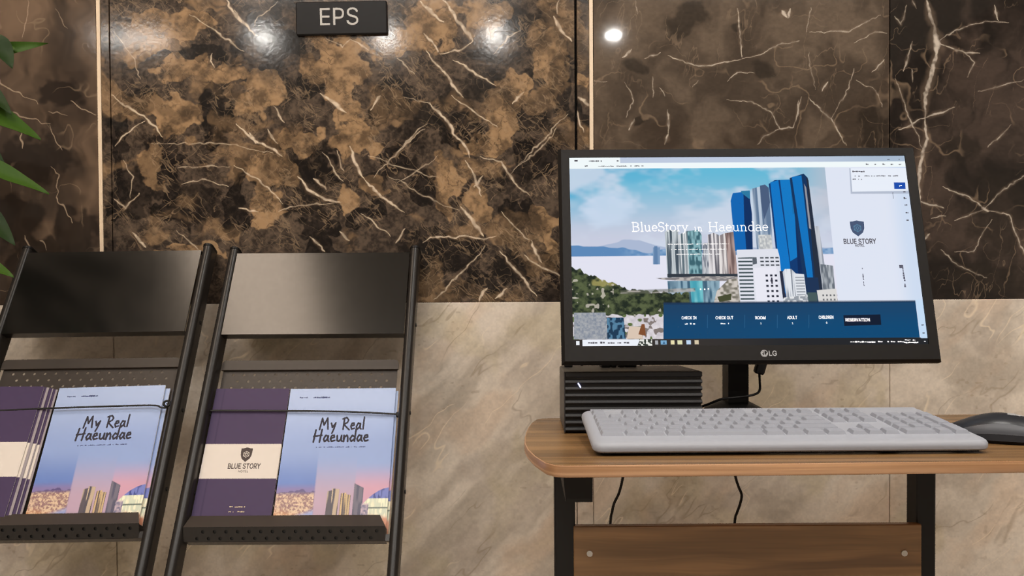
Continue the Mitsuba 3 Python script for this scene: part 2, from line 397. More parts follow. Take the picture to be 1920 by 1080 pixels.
def right_marble(p, n, uv):
    X, Z = p.x * 1000, (p.z - 0.9) * 1000
    wx = (fbm(X / 60, Z / 60, 1.0, 3) - 0.5) * 80
    wz = (fbm(X / 60, Z / 60, 9.0, 3) - 0.5) * 80
    sx = (noise(X / 6, Z / 6, 3.0) - 0.5) * 3 + (noise(X / 22, Z / 22, 3.5) - 0.5) * 6
    sz = (noise(X / 6, Z / 6, 6.0) - 0.5) * 3 + (noise(X / 22, Z / 22, 6.5) - 0.5) * 6
    m = fbm((X + wx) / 70, (Z + wz) / 90, 2.0, 5)
    far = smoothstep(690.0, 694.0, X)
    c1 = mix(col(66, 56, 48, k=MK), col(96, 83, 71, k=MK), smoothstep(0.3, 0.7, m))
    c2 = mix(col(32, 28, 26, k=MK), col(68, 57, 51, k=MK), smoothstep(0.32, 0.72, m))
    c = mix(c1, c2, far)
    dk = smoothstep(0.0, 0.4, blobs(X + wx * 0.5, Z + wz * 0.5, RIGHT_DARK) + (fbm(X / 22, Z / 22, 6.0, 3) - 0.5) * 0.8)
    c = mix(c, col(38, 33, 29, k=MK), 0.7 * dk)
    net = ridges(X + sx + wx * 0.3, Z + sz, 75, 0.014, 3, 4.4) * smoothstep(0.45, 0.65, fbm(X / 80, Z / 80, 31.0, 3))
    net = dr.maximum(net, 0.7 * ridges(X + sx, Z + sz + wz * 0.3, 48, 0.012, 3, 6.1) * smoothstep(0.5, 0.68, fbm(X / 60, Z / 60, 51.0, 3)))
    c = mix(c, col(150, 128, 106, k=MK), 0.38 * net)
    net2 = streaks(X + sx, Z + sz, 75, 30, 3.5, 0.012, 2.7) * smoothstep(0.45, 0.66, fbm(X / 70, Z / 70, 35.0, 3))
    c = mix(c, col(142, 122, 102, k=MK), 0.35 * net2)
    gr = fbm(X / 7, Z / 5, 44.0, 3)
    c = c * (0.86 + 0.28 * gr)
    halo = veins(X + sx, Z + sz, RIGHT_VEINS, 3.0) * 0.2
    c = mix(c, col(150, 128, 108, k=MK), halo)
    v = veins(X + sx, Z + sz, RIGHT_VEINS, 0.85) * (0.3 + 0.7 * smoothstep(0.25, 0.7, 0.5 * noise(X / 5, Z / 5, 14.0) + 0.5 * noise(X / 19, Z / 19, 15.0)))
    return mix(c, col(206, 194, 180, k=MK), v * 0.8)

def stone(p, n, uv):
    X, Z = p.x * 1000, (p.z - 0.9) * 1000
    k = 1.34
    wx = (fbm(X / 70, Z / 70, 1.0, 3) - 0.5) * 60
    a, b = (X * 0.72 + Z * 0.69) + wx, (-X * 0.69 + Z * 0.72) + wx * 0.5
    right = smoothstep(60.0, 240.0, X)
    m = dr.lerp(fbm(a / 190, b / 46, 2.0, 5), fbm((X + wx) / 120, (Z + wx) / 90, 4.0, 5), right)
    c = mix(col(149, 139, 127, k=k), col(181, 171, 159, k=k), smoothstep(0.28, 0.68, m))
    c = mix(c, col(170, 144, 120, k=k), 0.35 * smoothstep(0.52, 0.75, fbm(a / 150, b / 80, 12.0, 4)))
    c = mix(c, col(152, 140, 108, k=k), 0.35 * smoothstep(0.52, 0.72, fbm((X + wx) / 110, Z / 130, 22.0, 4)))
    c = mix(c, col(140, 128, 118, k=k), 0.4 * smoothstep(0.55, 0.75, fbm(a / 120, b / 60, 32.0, 4)))
    grain = noise(X / 3.1, Z / 3.1, 5.0) * 0.5 + noise(X / 7, Z / 7, 8.0) * 0.5
    c = c * (0.90 + 0.2 * grain)
    dv = ridges(a / 3.2, b, 52, 0.016, 4, 2.2) * smoothstep(0.42, 0.62, fbm(X / 90, Z / 90, 43.0, 3))
    c = mix(c, col(112, 96, 76, k=k), 0.4 * dv)
    lv = ridges(a / 4.0, b, 44, 0.012, 3, 7.2) * smoothstep(0.48, 0.66, fbm(X / 80, Z / 80, 53.0, 3))
    c = mix(c, col(205, 190, 168, k=k), 0.5 * lv)
    pit = smoothstep(0.78, 0.9, noise(X / 9, Z / 6, 63.0)) * smoothstep(0.5, 0.7, fbm(X / 60, Z / 60, 73.0, 3))
    return mix(c, col(112, 96, 76, k=k), 0.28 * pit)

def wood(c0, c1, c2, k=1.0, up=False, sc=1.0):
    def fn(p, n, uv):
        X, Y = p.x * 1000, (p.z if up else p.y) * 1000
        w = (fbm(X / 260, Y / 30, 1.0, 3) - 0.5) * 16 * sc
        g = fbm(X / 300, (Y + w) / (9 * sc), 2.0, 4)
        f = noise(X / 60, (Y + w) / 1.1, 4.0)
        line = smoothstep(0.62, 0.78, fbm(X / 420, (Y + w * 1.6) / (17 * sc), 7.0, 3))
        c = mix(col(*c0, k=k), col(*c1, k=k), smoothstep(0.28, 0.72, g))
        c = mix(c, col(*c2, k=k), line * 0.75)
        return c * (0.92 + 0.16 * f)
    return fn

principled('marble_door', mikit.proc(door_marble), 0.105, specular=0.36)
principled('marble_left', mikit.proc(left_marble), 0.105, specular=0.36)
def polish(p, n, uv):
    X, Z = p.x * 1000, p.z * 1000
    return noise(X / 6, Z / 5, 1.0) + 0.5 * noise(X / 2.5, Z / 2.5, 2.0)
for k_ in ('marble_door', 'marble_left'):
    scene[k_] = {'type': 'twosided', 'bsdf': {'type': 'bumpmap', 'arbitrary': mikit.proc(polish), 'scale': 2.2e-5, 'bsdf': scene[k_]['bsdf']}}
principled('marble_right', mikit.proc(right_marble), 0.05, specular=0.42)
principled('stone_beige', mikit.proc(stone), 0.42, specular=0.3)
principled('wood_top', mikit.proc(wood((104, 77, 47), (130, 98, 63), (86, 62, 38), k=0.95)), 0.33, specular=0.45)
principled('wood_edge', mikit.proc(wood((150, 112, 80), (178, 138, 104), (138, 101, 70), k=1.0, up=True, sc=0.35)), 0.3, specular=0.5)
principled('wood_panel', mikit.proc(wood((100, 75, 49), (126, 96, 65), (80, 57, 37), k=1.25, up=True, sc=1.6)), 0.36, specular=0.4)
principled('black_satin', (34, 31, 29), 0.32, specular=0.3)
principled('black_header', (15, 14, 13), 0.18, specular=0.52)
principled('black_perforated', (60, 53, 48), 0.42, specular=0.25)
principled('black_plastic', (20, 19, 19), 0.45, specular=0.22)
principled('grey_plastic', (52, 50, 50), 0.42, specular=0.4)
principled('bezel_plastic', (33, 31, 30), 0.45, specular=0.12)
principled('fin_plastic', (36, 35, 36), 0.4, specular=0.35)
principled('cable_rubber', (20, 20, 20), 0.5)
principled('trim_metal', (226, 205, 178), 0.35, metallic=0.0, specular=0.6)
principled('joint_dark', (18, 16, 15), 0.8)
principled('frame_black', (28, 27, 27), 0.5, specular=0.2)
principled('keyboard_shell', (152, 155, 163), 0.42, specular=0.35)
principled('keyboard_key', (142, 145, 154), 0.45, specular=0.3)
principled('mouse_shell', (38, 40, 45), 0.33, specular=0.5)
principled('mouse_band', (72, 74, 80), 0.42)
principled('silver', (176, 176, 178), 0.35, metallic=0.3)
principled('sign_plate', (30, 28, 28), 0.3, specular=0.12)
principled('sign_letter', (182, 180, 176), 0.5)
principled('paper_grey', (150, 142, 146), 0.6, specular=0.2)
principled('paper', (222, 214, 204), 0.6, specular=0.2)
principled('ink_dark', (48, 46, 56), 0.6, specular=0.2)
principled('ink_brown', (74, 64, 62), 0.6, specular=0.2)
principled('ink_gold', (196, 178, 150), 0.6, specular=0.2)
principled('ink_blue', (66, 74, 110), 0.6, specular=0.2)
principled('leaf_green', (50, 78, 16), 0.55, specular=0.2)
principled('leaf_dark', (28, 48, 14), 0.55, specular=0.2)
principled('stem_green', (52, 66, 34), 0.6)
principled('pot_glaze', (70, 66, 62), 0.3)
principled('soil', (40, 30, 22), 0.9)
principled('paint_ceiling', (236, 232, 225), 0.8)
principled('paint_wall', (132, 122, 112), 0.7)
def floor_fn(p, n, uv):
    j = dr.minimum(dr.abs(p.x / 0.6 - dr.round(p.x / 0.6)), dr.abs(p.y / 0.6 - dr.round(p.y / 0.6)))
    return mix(col(150, 142, 132), mix(col(196, 186, 174), col(216, 207, 195), fbm(p.x * 5, p.y * 5, 1.0, 4)), smoothstep(0.002, 0.004, j))
principled('floor_stone', mikit.proc(floor_fn), 0.25)

# ------------------------------------------------------------------ the room
put('floor', pbox(X0, X1, YB, 0.05, -0.1, 0), 'floor_stone', kind='structure')
put('ceiling', pbox(X0, X1, YB, 0.05, CEILING, CEILING + 0.1), 'paint_ceiling', kind='structure')
put('wall_left', pbox(X0 - 0.1, X0, YB, 0.05, 0, CEILING), 'paint_wall', kind='structure')
put('wall_right', pbox(X1, X1 + 0.1, YB, 0.05, 0, CEILING), 'paint_wall', kind='structure')
put('wall_front', pbox(X0, X1, YB - 0.1, YB, 0, CEILING), 'paint_wall', kind='structure')
wall = put('wall_back', pbox(X0, X1, 0.026, 0.12, 0, CEILING), 'joint_dark', kind='structure')
SPLIT = 0.9485
def clad(parent, x0, x1, mat, g=0.0006, low=True, high=True):
    if high:
        put('panel', cbox(x0 + g, x1 - g, 0.0, 0.0245, SPLIT + 0.0005, CEILING, 0.0006), mat, parent)
    if low:
        put('panel', cbox(x0 + g, x1 - g, -0.003, 0.0245, 0.0, SPLIT, 0.0012), 'stone_beige', parent)
for x0, x1, mat, g in ((-3.0, -1.5, 'marble_left', 0.0006), (-1.5, -0.7853, 'marble_left', 0.0006), (-0.7783, -0.7615, 'marble_door', 0.0006), (0.1088, 0.1322, 'marble_door', 0.0006),
                       (0.1394, 0.6925, 'marble_right', 0.0009), (0.6925, 1.2455, 'marble_right', 0.0009), (1.2455, 1.80, 'marble_right', 0.0009), (1.80, 2.6, 'marble_right', 0.0009)):
    clad(wall, x0, x1, mat, g=g, low=False)
for x0, x1 in ((-0.7853, -0.7783), (0.1322, 0.1394)):
    put('trim_strip', cbox(x0, x1, -0.001, 0.0245, SPLIT, CEILING, 0.0008), 'trim_metal', wall)
for x0, x1 in ((-3.0, -1.5), (-1.5, -0.7612), (0.1058, 0.1366), (0.1366, 0.6925), (0.6925, 1.2455), (1.2455, 1.80), (1.80, 2.6)):
    clad(wall, x0, x1, None, g=0.0005, high=False)
door = put('door_1', pbox(-0.7595, 0.1042, 0.0246, 0.0255, 0.0, CEILING), 'joint_dark', kind='structure')
put('panel', cbox(-0.7602, 0.1048, 0.0, 0.0245, SPLIT + 0.0005, CEILING, 0.0006), 'marble_door', door)
put('panel', cbox(-0.7602, 0.1050, -0.003, 0.0245, 0.0, SPLIT, 0.0012), 'stone_beige', door)

# ------------------------------------------------------------------ lamps in the ceiling
def lamp_emit(L, tint=WARM):
    return {'type': 'area', 'radiance': {'type': 'rgb', 'value': [float(v) for v in np.asarray(tint) * L]}}
def downlight(x, y, label, r=0.042):
    t = thing('downlight', label, 'ceiling light', 'round downlights in the ceiling')
    ring = trimesh.creation.annulus(r, r + 0.014, 0.006, sections=40)
    ring.apply_translation((x, y, CEILING - 0.003))
    put('trim_ring', ring, 'paint_ceiling', t)
    a = np.linspace(0, 2 * math.pi, 33)[:-1]
    v = np.vstack([np.stack([x + r * np.cos(a), y + r * np.sin(a), np.full(32, CEILING - 0.0015)], 1), [[x, y, CEILING - 0.0015]]])
    f = np.array([[32, (i + 1) % 32, i] for i in range(32)])
    put('lamp', (v, f), 'paint_ceiling', t, emit=lamp_emit(DOWNLIGHT))
LBL = 'small round downlight set flush into the ceiling'
for x in (-1.52, -0.79, -0.14, 0.57):
    downlight(x, -3.2, LBL)
for x in (0.35, 1.5):
    downlight(x, -0.85, LBL)
def flat_light(name, x0, x1, y0, y1, L, label, tint=WARM):
    t = thing(name, label, 'ceiling light')
    fr = Polygon([(x0 - .02, y0 - .02), (x1 + .02, y0 - .02), (x1 + .02, y1 + .02), (x0 - .02, y1 + .02)], [[(x0, y0), (x1, y0), (x1, y1), (x0, y1)]])
    m = extr(fr, 0.008)
    m.apply_translation((0, 0, CEILING - 0.007))
    put('frame', m, 'paint_ceiling', t)
    z = CEILING - 0.002
    put('diffuser', (np.array([[x0, y0, z], [x0, y1, z], [x1, y1, z], [x1, y0, z]]), np.array([[0, 1, 2], [0, 2, 3]])), 'paint_ceiling', t, emit=lamp_emit(L, tint))
flat_light('line_light', -2.52, -2.10, -3.24, -3.17, LINE_LIGHT, 'short bright line light set into the ceiling')
flat_light('panel_light', -1.36, -0.88, -1.6, -0.5, 9.4, 'narrow warm lit panel in the ceiling above the brochure racks', (1.0, 0.8, 0.62))
flat_light('panel_light', -1.5, 0.0, -2.65, -1.65, PANEL_LIGHT, 'wide lit panel in the ceiling behind the viewer, left one')
flat_light('panel_light', 0.3, 1.8, -2.65, -1.65, PANEL_LIGHT, 'wide lit panel in the ceiling behind the viewer, right one')

# ------------------------------------------------------------------ the sign on the door
t = thing('room_sign', 'black rectangular plate sign with grey letters EPS on the marble door', 'sign')
Ms = rot(ry=-0.7, at=(-0.3272, -0.0002, 1.4768))
put('plate', cbox(-0.0845, 0.0845, -0.007, 0, -0.0305, 0.0305, 0.0018), 'sign_plate', t, M=Ms)
m = stand(text('EPS', 0.0315, 0.071, 0.0008), -0.007)
m.apply_translation((-0.004, 0, -0.0135))
put('lettering', m, 'sign_letter', t, M=Ms, label='grey capital letters EPS')

# ------------------------------------------------------------------ the brochure racks
LEAN = math.radians(28.7)
def rack_frame(cx, roll=0.0, dz=0.0):
    """Local axes of a leaning rack: x along its width, y into its depth, z up along its posts, from the top of the posts' front."""
    s, c = math.sin(LEAN), math.cos(LEAN)
    M = np.eye(4)
    M[:3, 1] = (0, c, -s)
    M[:3, 2] = (0, s, c)
    M[:3, 3] = (cx, -0.0355, 1.0485 + dz)
    return M @ rot(ry=roll)
POST = LineString([(0, 0.0085), (0, 0.0255)]).buffer(0.0085, quad_segs=6)
HALF = 0.1653
LEN = 1.185
def holed(x0, x1, z0, z1, y, th, rows, r=0.0024, corner=0.0):
    """A thin plate facing -y with rows of round holes: rows = [(z, first x, step, count)]."""
    p = sbox(x0, z0, x1, z1)
    hs = [Point(a + i * st, z).buffer(r, quad_segs=2) for z, a, st, n in rows for i in range(n)]
    p = p.difference(unary_union(hs))
    return stand(extr(p, th), y + th)
post_mesh = extr(POST, LEN)
post_mesh.apply_translation((0, 0, -LEN))
cap_mesh = hull([(x * k, 0.017 + (y - 0.017) * k, z) for k, z in ((1.06, 0), (1.06, 0.004), (0.8, 0.0065)) for x, y in POST.exterior.coords])
post_d = mikit.ply(post_mesh, 'black_satin', smooth=30)
cap_d = mikit.ply(cap_mesh, 'black_plastic', smooth=30)
foot_d = mikit.ply(trimesh.util.concatenate([cap_mesh.copy().apply_transform(rot(rx=180, at=(0, 0.034, -LEN)))]), 'black_plastic', smooth=30)
screw = trimesh.creation.cylinder(0.0032, 0.003, sections=14)
screw.apply_transform(rot(ry=90))
screw_d = mikit.ply(screw, 'black_plastic', smooth=30)
W = HALF - 0.0083
# header: a sheet bent backwards along its top and bottom
hp = Polygon([(0.001, -0.0105), (0.001, -0.178), (0.016, -0.1785), (0.016, -0.177), (0.0025, -0.1765), (0.0025, -0.012), (0.014, -0.012), (0.014, -0.0105)])
header = extr(hp, 2 * W)
v = np.array(header.vertices)
header.vertices = np.stack([v[:, 2] - W, v[:, 0], v[:, 1]], 1)
header_d = mikit.ply(header, 'black_header')
XL, XR = -0.1555, 0.148
rows = [(-0.2415 - 0.012 * k, XL + 0.0205 + (0.009 if k % 2 else 0), 0.0182, 15) for k in range(23)]
plate = holed(XL + 0.002, XR - 0.002, -0.529, -0.2325, 0.030, 0.0009, rows)
plate_d = mikit.ply(plate, 'black_perforated')
hem_poly = sbox(XL, -0.2345, XR, -0.2165).union(sbox(XL, -0.226, XR, -0.2165))
hem_poly = sbox(XL + 0.007, -0.2345, XR - 0.007, -0.2165).union(sbox(XL, -0.2345, XR, -0.2235)).union(Point(XL + 0.007, -0.2235).buffer(0.007)).union(Point(XR - 0.007, -0.2235).buffer(0.007))
hem = stand(extr(hem_poly, 0.004), 0.0285)
hem_d = mikit.ply(hem, 'black_perforated')
# tray: bottom, upright lip with two rows of holes, and the lip's top bent back towards the brochures
lx0, lx1 = -0.1566, 0.1505
LH = 0.0226
upright = rot(rx=28.7, at=(0, 0, -0.5105))
lrows = [(-0.0075, lx0 + 0.03, 0.0176, 16), (-0.0178, lx0 + 0.021, 0.0176, 16)]
lip = holed(lx0, lx1, -LH, 0.0, 0.0, 0.0014, lrows, r=0.0029).apply_transform(upright)
fl = np.array([[lx0, 0.0, -0.5105], [lx1, 0.0, -0.5105], [lx1 - 0.013, 0.0178, -0.4885], [lx0 + 0.001, 0.0178, -0.4885]])
flange = hull(np.vstack([fl, fl + np.array([0, 0.0012, -0.0012])]))
tray = pbox(lx0 + 0.001, lx1 - 0.001, 0.0118, 0.0314, -0.5305, -0.5291)
lip_back_d = mikit.ply(pbox(lx0 + 0.0005, lx1 - 0.0015, 0.0026, 0.0034, -LH + 0.001, -0.001).apply_transform(upright), 'cable_rubber')
lip_d = mikit.ply(lip, 'black_satin')
flange_d = mikit.ply(flange, 'black_perforated')
tray_d = mikit.ply(tray, 'black_satin')
end_d = mikit.ply(trimesh.util.concatenate([hull([(x, y, z) for x in (lx1 - 0.0012, lx1) for y, z in ((0.001, -0.5115), (0.0165, -0.5115), (0.0165, -0.530), (0.0118, -0.530))]), pbox(lx1, HALF - 0.008, 0.008, 0.018, -0.531, -0.521)]), 'black_satin')
bar = extr(Point(0, 0).buffer(0.007, quad_segs=4), 2 * W)
bar.apply_transform(rot(ry=90, at=(-W, 0.017, -1.05)))
bar_d = mikit.ply(bar, 'black_satin', smooth=30)

def rack(M, label, cord_at):
    t = thing('brochure_rack', label, 'brochure rack', 'black brochure racks leaning on the wall')
    for s in (-1, 1):
        p = put('post', post_d, None, t, M=M @ rot(at=(s * HALF, 0, 0)))
        put('cap', cap_d, None, p, M=M @ rot(at=(s * HALF, 0, 0)))
        put('foot', foot_d, None, p, M=M @ rot(at=(s * HALF, 0, 0)))
        for z in (-0.152, -0.318, -0.452):
            put('screw', screw_d, None, p, M=M @ rot(at=(s * HALF + 0.0085, 0.019, z)))
    put('header_panel', header_d, None, t, M=M)
    sh = put('shelf', plate_d, None, t, M=M, label='perforated back plate of the tray')
    put('hem', hem_d, None, sh, M=M)
    put('tray_bottom', tray_d, None, t, M=M)
    lp = put('lip', lip_d, None, t, M=M, label='front lip of the tray with two rows of holes')
    put('lip_lining', lip_back_d, None, lp, M=M)
    put('flange', flange_d, None, lp, M=M)
    put('end_tab', end_d, None, lp, M=M)
    put('cross_bar', bar_d, None, t, M=M)
    put('elastic_cord', tube(cord_at, 0.0015, 8), 'cable_rubber', t, smooth=True, M=M, label='thin black elastic cord')
    return M
R2 = rack_frame(-0.3568)
R1 = rack_frame(-0.7363, -0.55, 0.005)
rack(R2, 'black metal brochure rack standing nearer the desk, grey sheen on its header', [(-0.158, 0.0155, -0.3135), (-0.145, 0.0145, -0.3135), (-0.05, 0.0145, -0.3145), (0.06, 0.0135, -0.317), (0.148, 0.0145, -0.3215), (0.154, 0.017, -0.3225), (0.158, 0.022, -0.3225)])
rack(R1, 'black metal brochure rack cut off by the left edge of the picture, beside the plant', [(-0.158, 0.0155, -0.316), (-0.145, 0.0145, -0.316), (-0.06, 0.0135, -0.3135), (0.03, 0.0135, -0.3115), (0.122, 0.0135, -0.3105), (0.139, 0.013, -0.3145), (0.148, 0.0125, -0.3155), (0.151, 0.012, -0.3105), (0.1485, 0.0115, -0.3085)])
knob = trimesh.creation.torus(0.0048, 0.0019, major_sections=14, minor_sections=8)
knob.apply_transform(rot(rx=90, rz=12))
put('cord_hook', knob, 'black_plastic', 'brochure_rack_001', smooth=True, M=R1 @ rot(at=(0.149, 0.0105, -0.309)))
put('cord_hook', cbox(-0.003, 0.003, -0.003, 0.004, -0.004, 0.004, 0.001), 'black_plastic', 'brochure_rack', M=R2 @ rot(at=(0.1545, 0.016, -0.3222)))

# ------------------------------------------------------------------ brochures
def strip(u, a, b, e=0.01):
    return smoothstep(a - e, a + e, u) * (1 - smoothstep(b - e, b + e, u))
def magazine_cover(p, n, uv):
    u, v = uv.x, uv.y
    k = 0.86
    c = mix(col(150, 172, 222, k=k), col(178, 196, 234, k=k), smoothstep(0.55, 0.95, v))
    left = mix(col(108, 136, 204, k=k), c, smoothstep(0.3, 0.58, v))
    left = mix(col(140, 126, 178, k=k), left, smoothstep(0.27, 0.33, v))
    mid = mix(col(196, 168, 190, k=k), c, smoothstep(0.2, 0.52, v))
    rgt = mix(col(214, 164, 186, k=k), c, smoothstep(0.27, 0.47, v))
    s1, s2 = smoothstep(0.33, 0.35, u + (v - 0.3) * 0.02), smoothstep(0.685, 0.705, u)
    e = smoothstep(0.75, 0.6, v)
    sky = mix(mix(left, mid, s1), rgt, s2)
    c = mix(c, sky, e)
    # left: houses on a hillside with lights
    hill = 0.285 - 0.02 * noise(u * 14, 1.0) - 0.012 * noise(u * 50, 2.0)
    inl = (1 - s1)
    n1 = fbm(u * 70, v * 95, 3.0, 3)
    town = mix(col(146, 112, 112), col(216, 188, 160), smoothstep(0.3, 0.72, n1))
    town = mix(town, col(92, 80, 128), smoothstep(0.235, 0.27, v))
    town = mix(col(236, 168, 92), town, smoothstep(0.06, 0.2, v + 0.05 * n1 + 0.12 * u))
    town = mix(town, col(150, 160, 205), smoothstep(0.1, 0.06, v - (u - 0.1) * 0.25) * smoothstep(0.1, 0.16, u))
    c = mix(c, town, inl * smoothstep(0.004, -0.004, v - hill))
    # middle: towers
    def tower(a, b, h, sl, c0, c1, f):
        m = strip(u, a, b, 0.003) * smoothstep(0.003, -0.003, v - h - sl * (u - a))
        w = smoothstep(0.35, 0.65, noise(u * f, v * 8, 7.0))
        return m, mix(c0, c1, w)
    low = smoothstep(0.11, 0.09, v + 0.03 * noise(u * 40, 5.0)) * smoothstep(0.33, 0.35, u)
    c = mix(c, mix(col(120, 90, 90), col(240, 190, 150), noise(u * 70, v * 80, 9.0)), low * 0.9)
    for a, b, h, sl, c0, c1, f in ((0.455, 0.5, 0.265, 0.2, (88, 80, 88), (176, 160, 140), 90.0), (0.495, 0.56, 0.285, -0.1, (82, 76, 86), (190, 170, 146), 90.0),
                                   (0.575, 0.625, 0.25, 0.1, (96, 84, 84), (206, 176, 132), 100.0), (0.615, 0.665, 0.245, -0.1, (96, 84, 84), (196, 170, 130), 90.0), (0.69, 0.775, 0.318, -0.38, (84, 82, 104), (112, 106, 122), 40.0)):
        m, cc = tower(a, b, h, sl, col(*c0), col(*c1), f)
        c = mix(c, cc, m)
    # right: a round roofed hall
    x = (u - 1.02) / 0.2
    roof = 0.288 - 0.075 * x * x
    base = 0.215
    inr = smoothstep(0.775, 0.785, u)
    wallc = mix(col(206, 212, 190), col(244, 236, 206), smoothstep(0.4, 0.7, noise(u * 90, v * 30, 4.0)))
    wallc = mix(wallc, col(110, 120, 110), strip(v, 0.148, 0.158, 0.003))
    wallc = mix(col(214, 150, 120), wallc, smoothstep(0.09, 0.13, v + 0.03 * noise(u * 40, v * 40, 2.0)))
    hall = mix(wallc, mix(col(60, 70, 140), col(112, 122, 190), smoothstep(0.4, 0.7, noise(u * 80, v * 20, 11.0))), smoothstep(base - 0.003, base + 0.003, v))
    c = mix(c, hall, inr * smoothstep(0.003, -0.003, v - roof))
    c = mix(c, mix(col(70, 80, 120), col(200, 180, 190), noise(u * 80, v * 90, 6.0)), strip(u, 0.765, 0.83, 0.005) * smoothstep(0.19, 0.17, v))
    return c * 0.95
def leaflet_cover(p, n, uv):
    u, v = uv.x, uv.y
    pur = mix(col(62, 51, 80), col(71, 58, 86), smoothstep(0.0, 0.12, u))
    pur = mix(pur, col(52, 42, 70), strip(u, 0.105, 0.125, 0.01) * 0.6)
    return mix(pur, col(212, 203, 194), strip(v, 0.352, 0.592, 0.002))
principled('magazine_print', mikit.proc(magazine_cover), 0.4, specular=0.35)
principled('leaflet_print', mikit.proc(leaflet_cover), 0.5, specular=0.15)

BH = 0.2415
# handwriting of the title, as pen strokes (letter box 0..1 high)
HAND = {'M': (1.05, [[(0, 0), (0.18, 0.98), (0.42, 0.38), (0.72, 1.0), (0.86, 0.04)]]),
        'y': (0.62, [[(0.05, 0.55), (0.2, 0.18), (0.45, 0.5)], [(0.5, 0.58), (0.38, 0.1), (0.2, -0.32)]]),
        'R': (0.8, [[(0.12, 0), (0.18, 0.98)], [(0.0, 0.9), (0.4, 1.02), (0.62, 0.8), (0.5, 0.58), (0.15, 0.46), (0.42, 0.22), (0.76, -0.04)]]),
        'e': (0.52, [[(0.04, 0.28), (0.38, 0.36), (0.34, 0.54), (0.14, 0.52), (0.04, 0.24), (0.16, 0.02), (0.44, 0.1)]]),
        'a': (0.56, [[(0.42, 0.46), (0.2, 0.54), (0.03, 0.22), (0.16, 0.0), (0.36, 0.2), (0.44, 0.5), (0.42, 0.12), (0.54, 0.02)]]),
        'l': (0.3, [[(0.16, 1.05), (0.12, 0.02)]]),
        'H': (0.86, [[(0.16, 1.0), (0.04, -0.02)], [(0.72, 1.04), (0.6, -0.02)], [(0.02, 0.46), (0.76, 0.54)]]),
        'u': (0.56, [[(0.06, 0.5), (0.08, 0.1), (0.24, 0.02), (0.42, 0.22), (0.46, 0.52), (0.46, 0.1), (0.54, 0.02)]]),
        'n': (0.54, [[(0.06, 0.52), (0.06, 0.0), (0.12, 0.36), (0.32, 0.54), (0.42, 0.36), (0.44, 0.0)]]),
        'd': (0.58, [[(0.42, 0.4), (0.22, 0.52), (0.03, 0.22), (0.18, 0.0), (0.4, 0.2)], [(0.52, 1.04), (0.46, 0.02)]]),
        ' ': (0.45, [])}
def hand(s, h, w, pen):
    x, out = 0.0, []
    for ch in s:
        adv, st = HAND[ch]
        for q in st:
            L = LineString([(x + a, b) for a, b in q])
            out.append(L)
        x += adv + 0.06
    k = w / x
    g = unary_union([affinity.scale(L, k, h, origin=(0, 0)).buffer(pen / 2, quad_segs=2) for L in out])
    return affinity.translate(g, -w / 2, 0)
def scribble(w, h, seed, gap=0.25, thick=0.6):
    """A line of print too small to read: short uneven marks."""
    r = random.Random(seed)
    x, out = -w / 2, []
    while x < w / 2:
        a = r.uniform(0.6, 1.3) * h
        if r.random() > gap:
            out.append(sbox(x, h * r.uniform(0, 0.25), min(x + a * 0.8, w / 2), h * (thick + r.uniform(-0.15, 0.25))))
        x += a
    return unary_union(out)
def shield(w, h):
    p = [(-0.5, 0.42), (-0.25, 0.44), (0, 0.5), (0.25, 0.44), (0.5, 0.42), (0.48, 0.0), (0.36, -0.26), (0.0, -0.5), (-0.36, -0.26), (-0.48, 0.0)]
    s = Polygon([(a * w, b * h) for a, b in p])
    hexa = Polygon([(0.3 * w * math.cos(math.radians(60 * i + 30)), 0.02 * h + 0.3 * w * math.sin(math.radians(60 * i + 30))) for i in range(6)])
    core = Polygon([(0.13 * w * math.cos(math.radians(60 * i + 30)), 0.02 * h + 0.13 * w * math.sin(math.radians(60 * i + 30))) for i in range(6)])
    ring = hexa.difference(hexa.buffer(-0.05 * w)).union(core.difference(core.buffer(-0.045 * w)))
    spokes = unary_union([LineString([(0.13 * w * math.cos(a), 0.02 * h + 0.13 * w * math.sin(a)), (0.3 * w * math.cos(a), 0.02 * h + 0.3 * w * math.sin(a))]).buffer(0.018 * w) for a in np.radians([30, 90, 150, 210, 270, 330])])
    return s, ring.union(spokes)
def flat(poly, y, th=0.00025):
    return stand(extr(poly, th), y)
title = trimesh.util.concatenate([flat(affinity.translate(hand('My Real', 0.0205, 0.075, 0.0026), 0.094, BH * 0.695), 0), flat(affinity.translate(hand('Haeundae', 0.0205, 0.092, 0.0028), 0.094, BH * 0.608), 0)])
small = trimesh.util.concatenate([flat(affinity.translate(scribble(0.08, 0.0026, 3), 0.094, BH * 0.565), 0)])
head = trimesh.util.concatenate([flat(affinity.translate(scribble(0.05, 0.0028, 5, 0.2), 0.042, BH * 0.928), 0), flat(affinity.translate(scribble(0.02, 0.0044, 6, 0.1), 0.058, BH * 0.925), 0)])
title_d, small_d, head_d = mikit.ply(title, 'ink_dark'), mikit.ply(small, 'ink_blue'), mikit.ply(head, 'ink_blue')
sh_, net_ = shield(0.0185, 0.0245)
lw = 0.1235
emblem_d = mikit.ply(flat(affinity.translate(sh_.difference(net_), lw * 0.56, BH * 0.517), 0), 'ink_brown')
m1 = stand(text('BLUE STORY', 0.0085, 0.052, 0.00025, bold=True), 0)
m1.apply_translation((lw * 0.56, 0, BH * 0.420))
m2 = stand(text('HOTEL', 0.0036, 0.016, 0.00025), 0)
m2.apply_translation((lw * 0.56, 0, BH * 0.394))
name_d = mikit.ply(trimesh.util.concatenate([m1, m2]), 'ink_brown')
foot_rows = [affinity.translate(scribble(0.025, 0.0028, 20 + i, 0.3), lw * 0.56, BH * (0.158 - 0.032 * i)) for i in range(3)]
notes_d = mikit.ply(flat(unary_union(foot_rows), 0), 'ink_gold')

